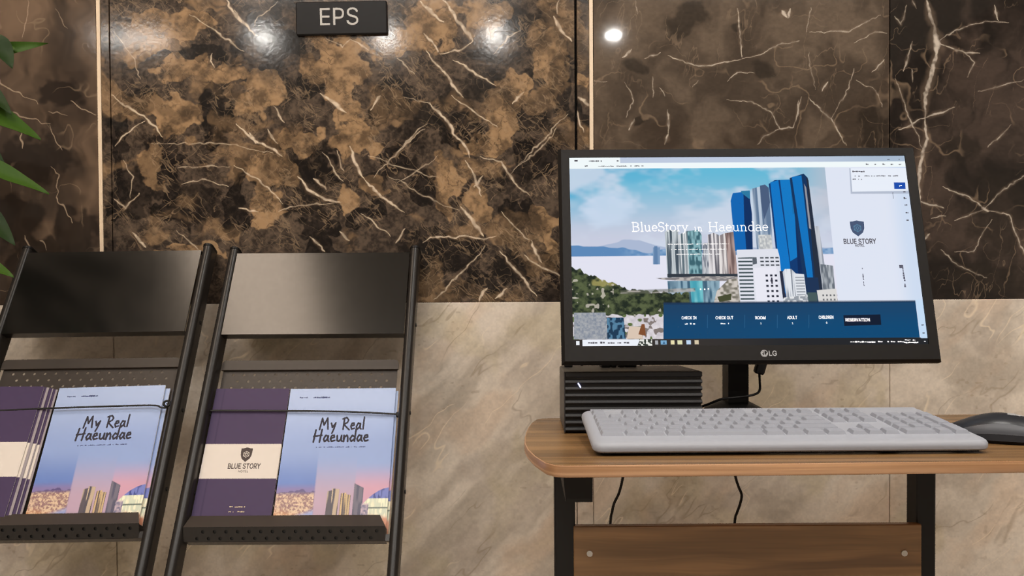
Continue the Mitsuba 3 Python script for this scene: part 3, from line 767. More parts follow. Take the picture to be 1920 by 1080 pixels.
def brochure(kind, M, w, y, thick, label, group, x, dz=0.0, turn=0.0, lettering=True, rim=0.0):
    """A booklet standing in the tray: pages, printed cover, and what is printed on it."""
    t = thing(kind, label, 'brochure', group)
    B = M @ rot(at=(x, y, -0.5145 + dz)) @ rot(ry=turn)
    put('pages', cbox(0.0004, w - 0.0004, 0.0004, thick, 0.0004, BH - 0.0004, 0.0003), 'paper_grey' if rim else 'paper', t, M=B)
    q, uv = sheet(0, w - rim, 0, BH, 0.0)
    cv = put('cover', q, 'magazine_print' if kind == 'magazine' else 'leaflet_print', t, M=B, uv=uv)
    if lettering:
        for nm, d in ((('title', title_d), ('subtitle', small_d), ('heading', head_d)) if kind == 'magazine' else (('emblem', emblem_d), ('hotel_name', name_d), ('contact_lines', notes_d))):
            put(nm, d, None, cv, M=B @ rot(at=(0, -0.00002, 0)))
    return t
GM, GL = 'guide magazines in the racks', 'purple leaflets in the racks'
# rack by the desk
brochure('magazine', R2, 0.177, 0.0195, 0.003, 'blue sky guide magazine titled My Real Haeundae, right half of the rack nearer the desk', GM, -0.0285, 0, -0.25)
brochure('magazine', R2, 0.177, 0.0235, 0.003, 'magazine edge showing behind the front magazine in the rack nearer the desk', GM, -0.0255, -0.003, 0.0, False)
brochure('leaflet', R2, 0.1235, 0.0185, 0.002, 'purple hotel leaflet with white band and shield emblem, upright in the rack nearer the desk', GL, -0.1555, 0.001, 0.25)
brochure('leaflet', R2, 0.1235, 0.0215, 0.002, 'purple leaflet hidden behind the front one in the rack nearer the desk', GL, -0.155, -0.0005, 0.1, False)
# rack at the picture's edge
brochure('magazine', R1, 0.178, 0.0215, 0.003, 'blue sky guide magazine titled My Real Haeundae, in the rack at the picture edge', GM, -0.039, 0, -0.9)
brochure('magazine', R1, 0.178, 0.0255, 0.003, 'magazine showing only its right edge in the rack at the picture edge', GM, -0.034, -0.003, -0.4, False)
for i, (off, yy) in enumerate(((0.0, 0.0135), (0.009, 0.0156), (0.0155, 0.0177), (0.0225, 0.0198))):
    brochure('leaflet', R1, 0.0895, yy, 0.0016, ('front purple leaflet with white band', 'second purple leaflet from the front', 'third purple leaflet from the front', 'rearmost purple leaflet')[i] + ' of the fan at the picture edge',
             GL, -0.156 + off, 0.001 - 0.0012 * i, (0.6, 0.2, 0.1, 0.0)[i], False, (0.0, 0.0045, 0.002, 0.0035)[i])

# ------------------------------------------------------------------ the desk
DT = 0.755
desk = thing('computer_desk', 'small walnut coloured desk on a black metal frame with rounded corners', 'desk')
def fy(x):
    return -0.6394 + 0.0233 * (x - 0.0357)
left = [(0.048, fy(0.048)), (0.0357, -0.636), (0.0257, -0.619), (0.0151, -0.575), (0.0078, -0.525), (0.0046, -0.475), (0.0052, -0.42), (0.0078, -0.365), (0.0117, -0.315), (0.0175, -0.262), (0.0245, -0.226), (0.034, -0.214), (0.046, -0.21)]
right = [(0.80 - a, b + 0.0175) for a, b in left]
plan = Polygon(left + right[::-1])
def lay(poly, z):
    return [(x, y, z) for x, y in poly.exterior.coords]
th = 0.0135
top = extr(plan.buffer(-0.0016), 0.0008)
top.apply_translation((0, 0, DT - 0.0008))
put('desktop', top, 'wood_top', desk)
edge = hull(lay(plan.buffer(-0.0018), DT - 0.0002) + lay(plan.buffer(-0.0005), DT - 0.0008) + lay(plan, DT - 0.0022) + lay(plan, DT - th + 0.003) + lay(plan.buffer(-0.0015), DT - th + 0.0008) + lay(plan.buffer(-0.003), DT - th))
put('edge_band', edge, 'wood_edge', desk, smooth=40)
zb = DT - th
for x0, x1, yf in ((0.0476, 0.0765, -0.36), (0.5625, 0.5900, -0.355)):
    put('leg', cbox(x0, x1, yf, yf + 0.03, 0.028, zb, 0.0018), 'frame_black', desk)
    put('foot', cbox(x0 - 0.004, x1 + 0.004, yf - 0.2, yf + 0.2, 0.0, 0.0285, 0.003), 'frame_black', desk)
arm = hull([(x, y, z) for x0, x1, y, z in ((0.0495, 0.0865, -0.525, zb), (0.0495, 0.0865, -0.25, zb), (0.0545, 0.0855, -0.53, zb - 0.046), (0.0535, 0.0855, -0.53, zb - 0.05), (0.0545, 0.0855, -0.5, zb - 0.05), (0.0525, 0.0825, -0.25, zb - 0.03)) for x in (x0, x1)])
put('support_arm', arm, 'frame_black', desk, label='black bracket under the left end of the desktop')
arm2 = hull([(x, y, z) for x0, x1, y, z in ((0.598, 0.67, -0.55, zb), (0.598, 0.67, -0.3, zb), (0.625, 0.67, -0.545, zb - 0.022), (0.625, 0.67, -0.3, zb - 0.022)) for x in (x0, x1)])
put('support_arm', arm2, 'frame_black', desk)
pn = put('modesty_panel', cbox(0.0742, 0.5655, -0.3635, -0.35, 0.36, 0.6195, 0.0012), 'wood_panel', desk, label='dark walnut board between the legs')
for px_, pz in ((0.0965, 0.581), (0.5405, 0.579)):
    cap = trimesh.creation.cylinder(0.0042, 0.0022, sections=16)
    cap.apply_transform(rot(rx=90, at=(px_, -0.3643, pz)))
    put('screw_cap', cap, 'sign_letter', pn, smooth=40)
put('back_rail', cbox(0.0766, 0.5625, -0.335, -0.325, zb - 0.03, zb, 0.001), 'frame_black', desk)

# ------------------------------------------------------------------ the small computer
pc = thing('mini_computer', 'small black ribbed computer box on the left end of the desk', 'computer')
MP = rot(rz=-0.9, at=(0.0597, -0.3945, DT + 0.0012))
PW, PH, PD = 0.1885, 0.0835, 0.166
put('case', cbox(0, PW, 0.006, PD, 0, PH, 0.0015), 'grey_plastic', pc, M=MP)
put('front_frame', cbox(0.0, 0.0018, 0.0, 0.0075, 0, PH, 0.0006), 'grey_plastic', pc, M=MP)
put('top_bezel', cbox(0.0018, PW, 0.0005, 0.007, PH - 0.0075, PH - 0.0005, 0.0008), 'fin_plastic', pc, M=MP)
fin = hull([(x, y, z) for x in (0.0018, PW) for y, z in ((0.0062, 0.0), (0.001, 0.001), (0.0, 0.0025), (0.001, 0.0056), (0.0062, 0.0062))])
fin_d = mikit.ply(fin, 'fin_plastic')
for i in range(8):
    put('fin', fin_d, None, pc, M=MP @ rot(at=(0, 0, 0.0015 + 0.00925 * i)))
for x in (0.012, PW - 0.012):
    for y in (0.016, PD - 0.016):
        ft = trimesh.creation.cylinder(0.006, 0.0014, sections=16)
        ft.apply_translation((x, y, -0.0004))
        put('rubber_foot', ft, 'cable_rubber', pc, M=MP)
led = LineString([(0.0195, 0.0675), (0.0225, 0.0625)]).buffer(0.0011, quad_segs=3)
put('power_light', flat(led, -0.0004, 0.0008), 'paper', pc, M=MP, emit={'type': 'area', 'radiance': {'type': 'rgb', 'value': [0.55, 0.72, 1.6]}, 'sampling_weight': 0.0}, label='blue white power light')

# ------------------------------------------------------------------ the monitor
mon = thing('monitor', 'black flat computer monitor showing a hotel web page with blue towers', 'monitor')
TILT = math.atan2(0.0662, 0.2666)
MM = np.eye(4)
MM[:3, 1] = (0, math.cos(TILT), -math.sin(TILT))
MM[:3, 2] = (0, math.sin(TILT), math.cos(TILT))
MM[:3, 3] = (0.0713, -0.4137, 0.8745)
SW, SH = 0.476, 0.2747
bx0, bx1, bz0, bz1 = -0.0115, SW + 0.0125, -0.0205, SH + 0.0112
def frame_ring(o, i, y0, y1):
    """A frame between two upright rectangles (x0, x1, z0, z1): its front at y0 and y1."""
    V, F = [], []
    for (a, b, c, d), y in ((o, y0), (i, y1)):
        V += [(a, y, c), (b, y, c), (b, y, d), (a, y, d)]
    for k in range(4):
        F.append((k, (k + 1) % 4, 4 + (k + 1) % 4, 4 + k))
    return tm(V, [f for q in F for f in ((q[0], q[1], q[2]), (q[0], q[2], q[3]))])
O1 = (bx0, bx1, bz0, bz1)
O0 = (bx0 - 0.004, bx1 + 0.004, bz0 - 0.003, bz1 + 0.003)
I1 = (0.0, SW, 0.0, SH)
bez = trimesh.util.concatenate([frame_ring(O0, O1, 0.004, -0.0025), frame_ring(O1, I1, -0.0025, -0.0022), frame_ring(I1, I1, -0.0022, 0.0008), frame_ring(O0, O0, 0.012, 0.004)])
put('bezel', bez, 'bezel_plastic', mon, M=MM, label='black frame round the screen')
cx_, cz_ = SW / 2, SH / 2
shell = hull([(x, 0.0115, z) for x in (O0[0] + 0.0005, O0[1] - 0.0005) for z in (O0[2] + 0.0005, O0[3] - 0.0005)] + [(x, 0.02, z) for x in (O0[0] + 0.012, O0[1] - 0.012) for z in (O0[2] + 0.012, O0[3] - 0.012)]
             + [(cx_ + x, 0.046, 0.10 + z) for x in (-0.15, 0.15) for z in (-0.07, 0.07)])
put('back_shell', shell, 'black_plastic', mon, M=MM)
# what the screen shows, in millimetres from its lower left corner (476 by 268): convex patches painted in order
def inside(u, v, pts):
    area = sum(pts[i][0] * pts[(i + 1) % len(pts)][1] - pts[(i + 1) % len(pts)][0] * pts[i][1] for i in range(len(pts)))
    if area < 0:
        pts = pts[::-1]
    m = mi.Float(1)
    for i in range(len(pts)):
        (ax, ay), (bx, by) = pts[i], pts[(i + 1) % len(pts)]
        L = math.hypot(bx - ax, by - ay) + 1e-9
        m = m * dr.clip(((bx - ax) * (v - ay) - (by - ay) * (u - ax)) / L / 0.6 + 0.5, 0, 1)
    return m
def screen_picture(p, n, uv):
    u, v = uv.x * 476, uv.y * 268
    g = 1.0
    # sky and clouds
    c = mix(col(200, 204, 222), col(100, 184, 214), smoothstep(140.0, 250.0, v))
    cl = fbm(u / 60, v / 34, 3.0, 4)
    c = mix(c, col(78, 170, 208), 0.8 * smoothstep(0.5, 0.72, fbm(u / 90 + 3.0, v / 40, 8.0, 3)) * smoothstep(165.0, 215.0, v))
    c = mix(c, col(206, 216, 232), smoothstep(0.42, 0.66, cl) * 0.8)
    cloud = smoothstep(0.0, 0.5, 1 - dr.sqrt(dr.square((u - 52) / 46) + dr.square((v - 190) / 34)) + (cl - 0.5))
    c = mix(c, col(200, 216, 236), 0.8 * cloud)
    c = mix(c, col(190, 192, 204), smoothstep(290.0, 380.0, u) * smoothstep(150.0, 200.0, v) * 0.8)
    # far hills, sea
    h1 = 131 + 7 * noise(u / 34, 1.0) + 3 * noise(u / 9, 2.0)
    far_ = smoothstep(0.8, -0.8, v - (134 + 13 * dr.exp(-dr.square((u - 82) / 34)) + 2 * noise(u / 8, 5.0)))
    c = mix(c, col(170, 184, 210), far_)
    c = mix(c, mix(col(92, 136, 184), col(150, 180, 212), smoothstep(60.0, 110.0, u) * noise(u / 4, v / 3, 2.0)), smoothstep(0.8, -0.8, v - h1 + smoothstep(60.0, 120.0, u) * 4))
    c = mix(c, col(226, 226, 240), smoothstep(0.8, -0.8, v - 124 - 0.004 * u))
    c = mix(c, col(120,150,185), inside(u, v, [(113.2, 136.5), (122.8, 136.5), (121.6, 112.4), (112.1, 112.4)]))
    c = mix(c, col(96,130,170), inside(u, v, [(114.8, 138), (119.2, 138), (118.6, 112.4), (113.5, 112.4)]))
    c = mix(c, mix(col(70,84,96), col(196,204,208), smoothstep(0.2, 0.8, noise(u / 1.6, v / 40, 1.0))), inside(u, v, [(130.6, 158.5), (134.4, 161.6), (149.2, 160.8), (146.9, 93.6), (130.8, 93.7)]))
    c = mix(c, mix(col(96,112,122), col(214,218,220), smoothstep(0.2, 0.8, noise(u / 1.5, v / 40, 2.0))), inside(u, v, [(148.8, 153.9), (162.5, 159.9), (161.4, 93.5), (146.9, 93.6)]))
    c = mix(c, mix(col(60,100,112), col(134,178,186), smoothstep(0.2, 0.8, noise(u / 2.4, v / 6, 3.0))), inside(u, v, [(161.7, 159.2), (177.4, 161.4), (181.3, 153.7), (178.9, 93.4), (160.7, 93.5)]))
    c = mix(c, mix(col(110,116,130), col(190,194,200), smoothstep(0.2, 0.8, noise(u / 1.8, v / 8, 4.0))), inside(u, v, [(182.1, 142.3), (192.4, 142.3), (190.6, 93.4), (178.9, 93.4)]))
    c = mix(c, mix(col(66,66,80), col(226,222,224), smoothstep(0.2, 0.8, noise(u / 2.2, v / 50, 5.0))), inside(u, v, [(189.5, 153.7), (197.8, 156.7), (205, 153.6), (203.8, 94.8), (188.5, 94.9)]))
    c = mix(c, mix(col(140,132,134), col(228,222,220), smoothstep(0.2, 0.8, noise(u / 1.7, v / 30, 6.0))), inside(u, v, [(204.9, 152.1), (212.6, 155.9), (220, 156.7), (222.7, 93.2), (202.3, 93.3)]))
    c = mix(c, mix(col(112,92,90), col(176,152,146), smoothstep(0.2, 0.8, noise(u / 1.6, v / 20, 7.0))), inside(u, v, [(214, 155.9), (226.1, 158.2), (227.1, 93.2), (215.4, 93.3)]))
    c = mix(c, col(48,56,66), inside(u, v, [(131.1, 98.9), (227.5, 98.4), (227.1, 93.9), (130.9, 94.4)]))
    c = mix(c, mix(col(132,128,130), col(186,180,176), smoothstep(0.35, 0.65, noise(u / 5, v / 1.5, 8.0))), inside(u, v, [(114.8, 93), (165.9, 95), (227.2, 94.7), (226.7, 88.7), (165.5, 88.3), (125.6, 90.7)]))
    c = mix(c, mix(col(64,98,122), col(140,170,186), smoothstep(0.2, 0.8, noise(u / 3, v / 14, 9.0))), inside(u, v, [(130.6, 89.2), (202, 88.9), (199.8, 57.9), (131.8, 58.3)]))
    c = mix(c, mix(col(70,160,178), col(120,196,204), smoothstep(0.2, 0.8, noise(u / 4, v / 14, 10.0))), inside(u, v, [(161.2, 89.1), (178.6, 89), (178.1, 58), (162.2, 58.1)]))
    c = mix(c, mix(col(200,204,212), col(120,150,170), smoothstep(0.2, 0.8, noise(u / 6, v / 2, 11.0))), inside(u, v, [(132.7, 75.2), (158.7, 72.8), (158.4, 66.9), (132.5, 70)]))
    c = mix(c, mix(col(120,116,104), col(206,198,190), smoothstep(0.2, 0.8, noise(u / 4, v / 3, 12.0))), inside(u, v, [(202.1, 90.4), (227, 91.7), (228.8, 57.8), (179.5, 58), (197.3, 74.8)]))
    c = mix(c, col(70,74,48), inside(u, v, [(197.5, 66.7), (216.7, 71.1), (216, 62.2), (199.9, 59.4)]))
    c = mix(c, mix(col(150,156,168), col(196,200,208), smoothstep(0.2, 0.8, noise(u / 2, v / 30, 13.0))), inside(u, v, [(336.7, 165.4), (344.9, 165.4), (349.8, 63), (339.6, 63.1)]))
    c = mix(c, mix(col(104,112,122), col(176,182,188), smoothstep(0.2, 0.8, noise(u / 2, v / 8, 14.0))), inside(u, v, [(341.6, 111.4), (359, 109), (358.5, 63), (342.5, 63.1)]))
    c = mix(c, mix(col(96,120,150), col(186,200,216), smoothstep(0.2, 0.8, noise(u / 2.2, v / 60, 15.0))), inside(u, v, [(255.5, 220.3), (267, 223.4), (279.7, 221.8), (278.6, 130.5), (256.4, 130.6)]))
    c = mix(c, col(72,92,124), inside(u, v, [(264.8, 224.2), (274.8, 226.5), (279.7, 221.8), (280.1, 199.8), (267, 168.8), (267.3, 199.8)]))
    c = mix(c, mix(col(176,180,184), col(214,216,214), smoothstep(0.2, 0.8, noise(u / 2, v / 3, 16.0))), inside(u, v, [(259.8, 153.4), (277.6, 153.4), (278.6, 130.5), (259.4, 130.6)]))
    c = mix(c, col(10, 100, 178), inside(u, v, [(224.9, 203.1), (228.7, 214.1), (253, 217.1), (249.1, 130.6), (226.2, 130.7)]))
    c = mix(c, col(8,46,96), inside(u, v, [(243.7, 214), (251.4, 216.4), (253.4, 184.3), (250.5, 130.6), (241.7, 130.7), (241.7, 168.9)]))
    c = mix(c, col(42,120,160), inside(u, v, [(237.9, 217.2), (253, 217.9), (252.1, 206.1), (246.6, 203), (241.5, 214)]))
    c = mix(c, col(10,56,112), inside(u, v, [(280.2, 227.3), (289, 232.9), (310.2, 233.6), (315.3, 223.3), (317.4, 59.5), (284, 59.7)]))
    c = mix(c, col(8, 116, 196), inside(u, v, [(282.6, 229.7), (294.2, 232.8), (300.1, 107.8), (293.3, 66.3), (285.7, 78.1)]))
    c = mix(c, col(12, 120, 196), inside(u, v, [(296.5, 232.8), (310.9, 233.6), (313.1, 184.1), (313.3, 122.8), (300.8, 115.3)]))
    c = mix(c, col(14, 110, 176), inside(u, v, [(310.7, 231.2), (314.4, 221.7), (313.9, 184.1), (310, 182.5)]))
    c = mix(c, col(6,40,88), inside(u, v, [(313.1, 184.1), (315.4, 176.3), (316.3, 63.2), (309, 63.2)]))
    c = mix(c, col(14,50,92), inside(u, v, [(310.4, 236), (330.7, 242.3), (336.1, 235.9), (338, 61.6), (317.6, 61.7)]))
    c = mix(c, col(10, 114, 190), inside(u, v, [(313.6, 237.5), (327.4, 239.9), (330.2, 107.7), (329.8, 74.2), (322.1, 92.7)]))
    c = mix(c, col(34,44,62), inside(u, v, [(334, 237.5), (336.6, 232.7), (342.1, 59.4), (331.9, 59.4)]))
    c = mix(c, col(150,150,158), inside(u, v, [(330, 227.2), (332.5, 221.6), (334, 160.8), (331.2, 162.4)]))
    c = mix(c, col(26,50,84), inside(u, v, [(311.9, 92.8), (336.8, 92.7), (337.5, 57.2), (312.1, 57.3)]))
    # wooded headland
    top = dr.select(u < 75, 110 - 0.42 * u, 78.5 - 0.09 * (u - 75)) + 4 * (noise(u / 6, 3.0) - 0.5) + 3 * (noise(u / 2.4, 4.0) - 0.5)
    leafy = mix(col(32, 42, 32), col(88, 98, 66), smoothstep(0.3, 0.75, fbm(u / 6, v / 5, 5.0, 5)))
    leafy = mix(leafy, col(168, 160, 96), smoothstep(0.0, 0.5, 1 - dr.sqrt(dr.square((u - 42) / 22) + dr.square((v - 88) / 9)) + noise(u / 6, v / 5, 8.0) - 0.6) * 0.7)
    leafy = mix(leafy, col(214, 206, 192), smoothstep(0.74, 0.82, fbm(u / 7, v / 6, 9.0, 2)) * 0.6)
    c = mix(c, leafy, smoothstep(0.8, -0.8, v - top) * smoothstep(162.0, 158.0, u))
    shore = strip(u, 66.0, 168.0, 1.0) * strip(v - 0.03 * (u - 66), 71.0, 76.0, 1.0)
    c = mix(c, mix(col(96, 100, 84), col(190, 182, 176), smoothstep(0.35, 0.7, noise(u / 9, v / 2.2, 12.0))), shore * 0.7)
    # town below the headland
    tw = mix(col(190, 184, 190), col(232, 226, 230), fbm(u / 5, v / 5, 14.0, 3))
    tw = mix(tw, col(92, 76, 62), smoothstep(0.56, 0.66, fbm(u / 7, v / 7, 15.0, 3)) * 0.8)
    tw = mix(tw, col(92, 110, 62), smoothstep(0.66, 0.78, noise(u / 7, v / 6, 16.0)))
    c = mix(c, tw, smoothstep(0.8, -0.8, v - 42 + 3 * noise(u / 6, 6.0) - 2) * smoothstep(162.0, 158.0, u))
    block = mix(col(118, 128, 146), col(176, 178, 180), fbm(u / 2.2, v / 2.2, 18.0, 2))
    c = mix(c, block, inside(u, v, [(1, 10), (46, 10), (45, 46), (2, 46)]))
    c = mix(c, mix(col(30, 58, 84), col(84, 128, 158), smoothstep(0.45, 0.7, noise(u / 2.6, v / 3.4, 19.0))), inside(u, v, [(46, 10), (71, 10), (69, 39), (46, 39)]))
    c = mix(c, col(216, 196, 178), inside(u, v, [(72, 10), (94, 10), (92, 26), (76, 27)]))
    c = mix(c, col(128, 78, 48), inside(u, v, [(88, 16), (98, 14), (97, 30), (93, 30)]))
    c = mix(c, col(222,224,234), inside(u, v, [(226.1, 129.2), (227.8, 132.2), (284.7, 133.5), (286.7, 122.9), (287.4, 57.5), (225.9, 57.8), (227.1, 93.2)]))
    lines_ = strip(v / 5.2 - dr.floor(v / 5.2), 0.0, 0.42, 0.1)
    c = mix(c, col(58, 74, 80), lines_ * inside(u, v, [(229.2, 120.9), (249.1, 121.6), (247.7, 59.1), (228.9, 59.2)]))
    c = mix(c, col(66, 72, 80), strip(v / 5.2 - dr.floor(v / 5.2), 0.0, 0.4, 0.1) * strip(u / 7 - dr.floor(u / 7), 0.1, 0.8, 0.05) * inside(u, v, [(258.6, 121.5), (285.2, 122.2), (287, 109.4), (259.1, 109.5)]))
    c = mix(c, col(90,98,108), inside(u, v, [(249.1, 121.6), (255, 121.5), (255, 112.5), (249, 111)]))
    c = mix(c, col(232,232,242), inside(u, v, [(249.3, 106.5), (281, 107.9), (282.4, 57.5), (250.5, 57.7)]))
    c = mix(c, col(44, 48, 62), strip(u / 6.3 - dr.floor(u / 6.3), 0.1, 0.62, 0.06) * strip(v / 7.2 - dr.floor(v / 7.2), 0.1, 0.5, 0.06) * inside(u, v, [(262.8, 100.5), (281.9, 101.1), (282.5, 59), (263.6, 59.1)]))
    c = mix(c, col(60,60,76), inside(u, v, [(272.4, 93), (274.6, 93), (274.5, 84.1), (272.3, 84.1)]))
    c = mix(c, col(40,46,66), inside(u, v, [(284.9, 101.9), (289.3, 101.9), (290.2, 63.3), (286.5, 63.3)]))
    c = mix(c, mix(col(130,138,150), col(226,230,236), smoothstep(0.2, 0.8, noise(u / 1.6, v / 30, 17.0))), inside(u, v, [(289.1, 100.4), (292.5, 104.8), (301.3, 104.8), (306.6, 98.8), (306, 61.8), (291.5, 61.9)]))
    c = mix(c, col(222,226,232), inside(u, v, [(303.6, 98.8), (318.2, 97.2), (319.2, 63.2), (304.5, 61.8)]))
    c = mix(c, col(150, 156, 164), strip(v / 4.0 - dr.floor(v / 4.0), 0.0, 0.4, 0.1) * inside(u, v, [(305.6, 95.8), (317.9, 94.3), (317.9, 64.7), (306.1, 63.2)]))
    c = mix(c, mix(col(150,156,164), col(226,228,230), smoothstep(0.35, 0.65, noise(u / 3, v / 2.5, 18.0))), inside(u, v, [(287.4, 64.8), (320.5, 69.1), (320.8, 57.3), (286.7, 57.5)]))
    c = mix(c, col(70,90,92), inside(u, v, [(320.1, 72), (333.2, 71.9), (333.2, 57.2), (320.8, 57.3)]))
    c = mix(c, col(218,216,214), inside(u, v, [(333.5, 74.9), (360, 77), (360.8, 57.1), (334.6, 57.2)]))
    c = mix(c, col(110, 112, 116), strip(u / 5 - dr.floor(u / 5), 0.1, 0.55, 0.06) * strip(v / 6 - dr.floor(v / 6), 0.1, 0.5, 0.06) * inside(u, v, [(338.7, 69), (360.8, 71.1), (360.8, 57.8), (339, 57.9)]))
    # page at the right, bars, pop-up, task bar
    page = mix(col(222, 228, 242), col(206, 220, 240), smoothstep(440.0, 470.0, u))
    c = mix(c, page, smoothstep(-0.4, 0.4, u - 361.5) * smoothstep(0.6, -0.6, v - 252))
    bar = mix(col(26, 64, 100), col(6, 72, 116), smoothstep(60.0, 20.0, v) * 0.7 + smoothstep(200.0, 380.0, u) * 0.3)
    c = mix(c, bar, inside(u, v, [(123.9, 58.3), (465.9, 59.1), (465.7, 9.4), (121.2, 6.4)]))
    c = mix(c, col(24, 44, 72), inside(u, v, [(124, 59.8), (466.1, 60.6), (465.6, 57.3), (123.8, 56.1)]) * 0.6)
    c = mix(c, col(12, 26, 48), inside(u, v, [(366.2, 40.3), (416.3, 41.1), (416, 26.9), (366, 25.8)]))
    c = mix(c, col(44, 98, 140), 0.7 * (inside(u, v, [(182.1, 42), (183, 42), (181.8, 23.9), (180.9, 23.9)]) + inside(u, v, [(232.6, 41.7), (233.4, 41.7), (232, 23.7), (231.2, 23.7)]) + inside(u, v, [(276.6, 41.5), (277.5, 41.5), (275.9, 23.4), (275, 23.4)]) + inside(u, v, [(319.2, 41.3), (320.1, 41.3), (318.3, 23.2), (317.5, 23.2)])))
    shade = inside(u, v, [(396, 250.1), (479, 249.9), (475.5, 211.7), (394.1, 212)])
    c = mix(c, col(168, 178, 196), shade * 0.8)
    c = mix(c, col(232, 238, 248), inside(u, v, [(397.6, 250.1), (479, 249.9), (475.4, 216), (396.7, 215.1)]))
    c = mix(c, col(26, 76, 172), inside(u, v, [(456.5, 228.4), (472.4, 228.3), (471.9, 218.8), (456.1, 218.9)]))
    c = mix(c, col(240, 248, 254), smoothstep(-0.5, 0.5, v - 251.5))
    c = mix(c, mix(col(190, 202, 222), col(168, 186, 206), smoothstep(300.0, 460.0, u)), smoothstep(-0.4, 0.4, v - 259.8) * smoothstep(72.0, 72.6, u))
    task = mix(col(52, 48, 46), col(34, 36, 40), smoothstep(160.0, 320.0, u))
    c = mix(c, task, smoothstep(0.4, -0.4, v - 9.6))
    c = mix(c, col(236, 240, 248), inside(u, v, [(12.5, 0.6), (89, 0.6), (89, 9.4), (12.5, 9.4)]))
    c = mix(c, mix(col(60, 66, 60), col(232, 232, 226), smoothstep(0.4, 0.6, noise(u / 2.2, v / 2.0, 21.0))), inside(u, v, [(86, 0.6), (106, 0.6), (106, 9.4), (90, 9.4)]))
    for a, w_, cc in ((4, 4.5, (236, 240, 246)), (110, 4, (170, 172, 176)), (117.5, 8, (120, 170, 206)), (131, 5, (232, 222, 176)), (140, 6.5, (222, 222, 180)), (152, 6, (190, 214, 240)), (163, 5.5, (214, 200, 170))):
        c = mix(c, col(*cc), inside(u, v, [(a, 2.2), (a + w_, 2.2), (a + w_, 7.6), (a, 7.6)]))
    c = mix(c, col(54, 92, 130), inside(u, v, [(120, 3), (123.6, 3), (122, 6.6)]))
    c = mix(c, col(196, 220, 244), inside(u, v, [(466.1, 60.9), (480.7, 60.9), (477.2, 8.6), (467.1, 8.6)]))
    m = dr.maximum(c, 0.0015)
    return m * SCREEN_GAIN
scene['screen_glass'] = {'type': 'twosided', 'bsdf': {'type': 'diffuse', 'reflectance': rgb(14, 14, 15)}}
q, uv = sheet(0, SW, 0, SH, 0.0)
scr = put('screen', q, 'screen_glass', mon, M=MM, uv=uv, emit={'type': 'area', 'radiance': mikit.proc(screen_picture), 'sampling_weight': 0.0}, label='lit screen with towers by the sea and a white page')
def glow(r, g, b, k=1.0):
    c = lin(r, g, b) * k * SCREEN_GAIN
    return {'type': 'area', 'radiance': {'type': 'rgb', 'value': [float(x) for x in c]}, 'sampling_weight': 0.0}
SY = SH * 1000 / 268.0
def words(items, depth=0.0002):
    """Lines of print on the screen: (text or marks, x mm, y mm, height mm, width mm or None, bold)."""
    out = []
    for s_, x, y, h, w_, b in items:
        if isinstance(s_, int):
            m = flat(scribble(w_ / 1000, h / 1000, s_, 0.22), -0.0002, depth)
        else:
            m = stand(text(s_, h / 1000, w_ / 1000 if w_ else None, depth, b), -0.0002)
        m.apply_translation((x / 1000, 0, y * SY / 1000))
        out.append(m)
    return trimesh.util.concatenate(out)
white = []
for s_, ps, w_ in (('CHECK IN', [(157.2, 35.6), (166.6, 35.6)], 20), ('CHECK OUT', [(205.1, 35.4), (215.5, 35.3)], 24), ('ROOM', [(253.7, 35.1), (260.2, 35)], 14), ('ADULT', [(296.6, 35.2), (302, 34.8)], 13.5), ('CHILDREN', [(342.5, 35.3), (351.2, 35.3)], 20), ('RESERVATION', [(384.7, 31.5), (399.9, 31.4)], 33)):
    white.append((s_, ps[0][0], ps[0][1] + 0.3, 4.2, w_, True))
for s_, ps, w_ in ((31, [(157.5, 28.8), (161.9, 29.1)], 16), (32, [(205.7, 28.8), (212.1, 28.8)], 16), ('1', [(253.9, 28.6), (255.3, 28.6)], None), ('1', [(296.4, 28.7), (297.1, 29.1)], None), ('0', [(342.5, 28.8), (343.3, 28.8)], None)):
    white.append((s_, ps[0][0], ps[0][1], 2.6, w_, False))
white.append((33, [(388.6, 2.7), (389.3, 2.7)][0][0], 2.8, 3.2, 34, False))
white.append((34, [(426.8, 3.2), (427.5, 3.1)][0][0], 2.8, 3.2, 36, False))
white.append((35, [(453.7, 5.5), (453.7, 5.5)][0][0], 5.4, 2.0, 17, False))
white.append((36, [(453.2, 1.6), (453.2, 1.6)][0][0], 1.8, 2.4, 19, False))
white.append((37, [(470.1, 4.3), (470.1, 4.3)][0][0], 3.0, 3.0, 5, False))
put('white_lettering', words(white), 'paper', scr, M=MM, emit=glow(226, 232, 240), kind='stuff', label='small white lettering')
def arc(cx, cy, rx, ry, a0, a1, n=10):
    return [(cx + rx * math.cos(math.radians(a0 + (a1 - a0) * i / n)), cy + ry * math.sin(math.radians(a0 + (a1 - a0) * i / n))) for i in range(n + 1)]
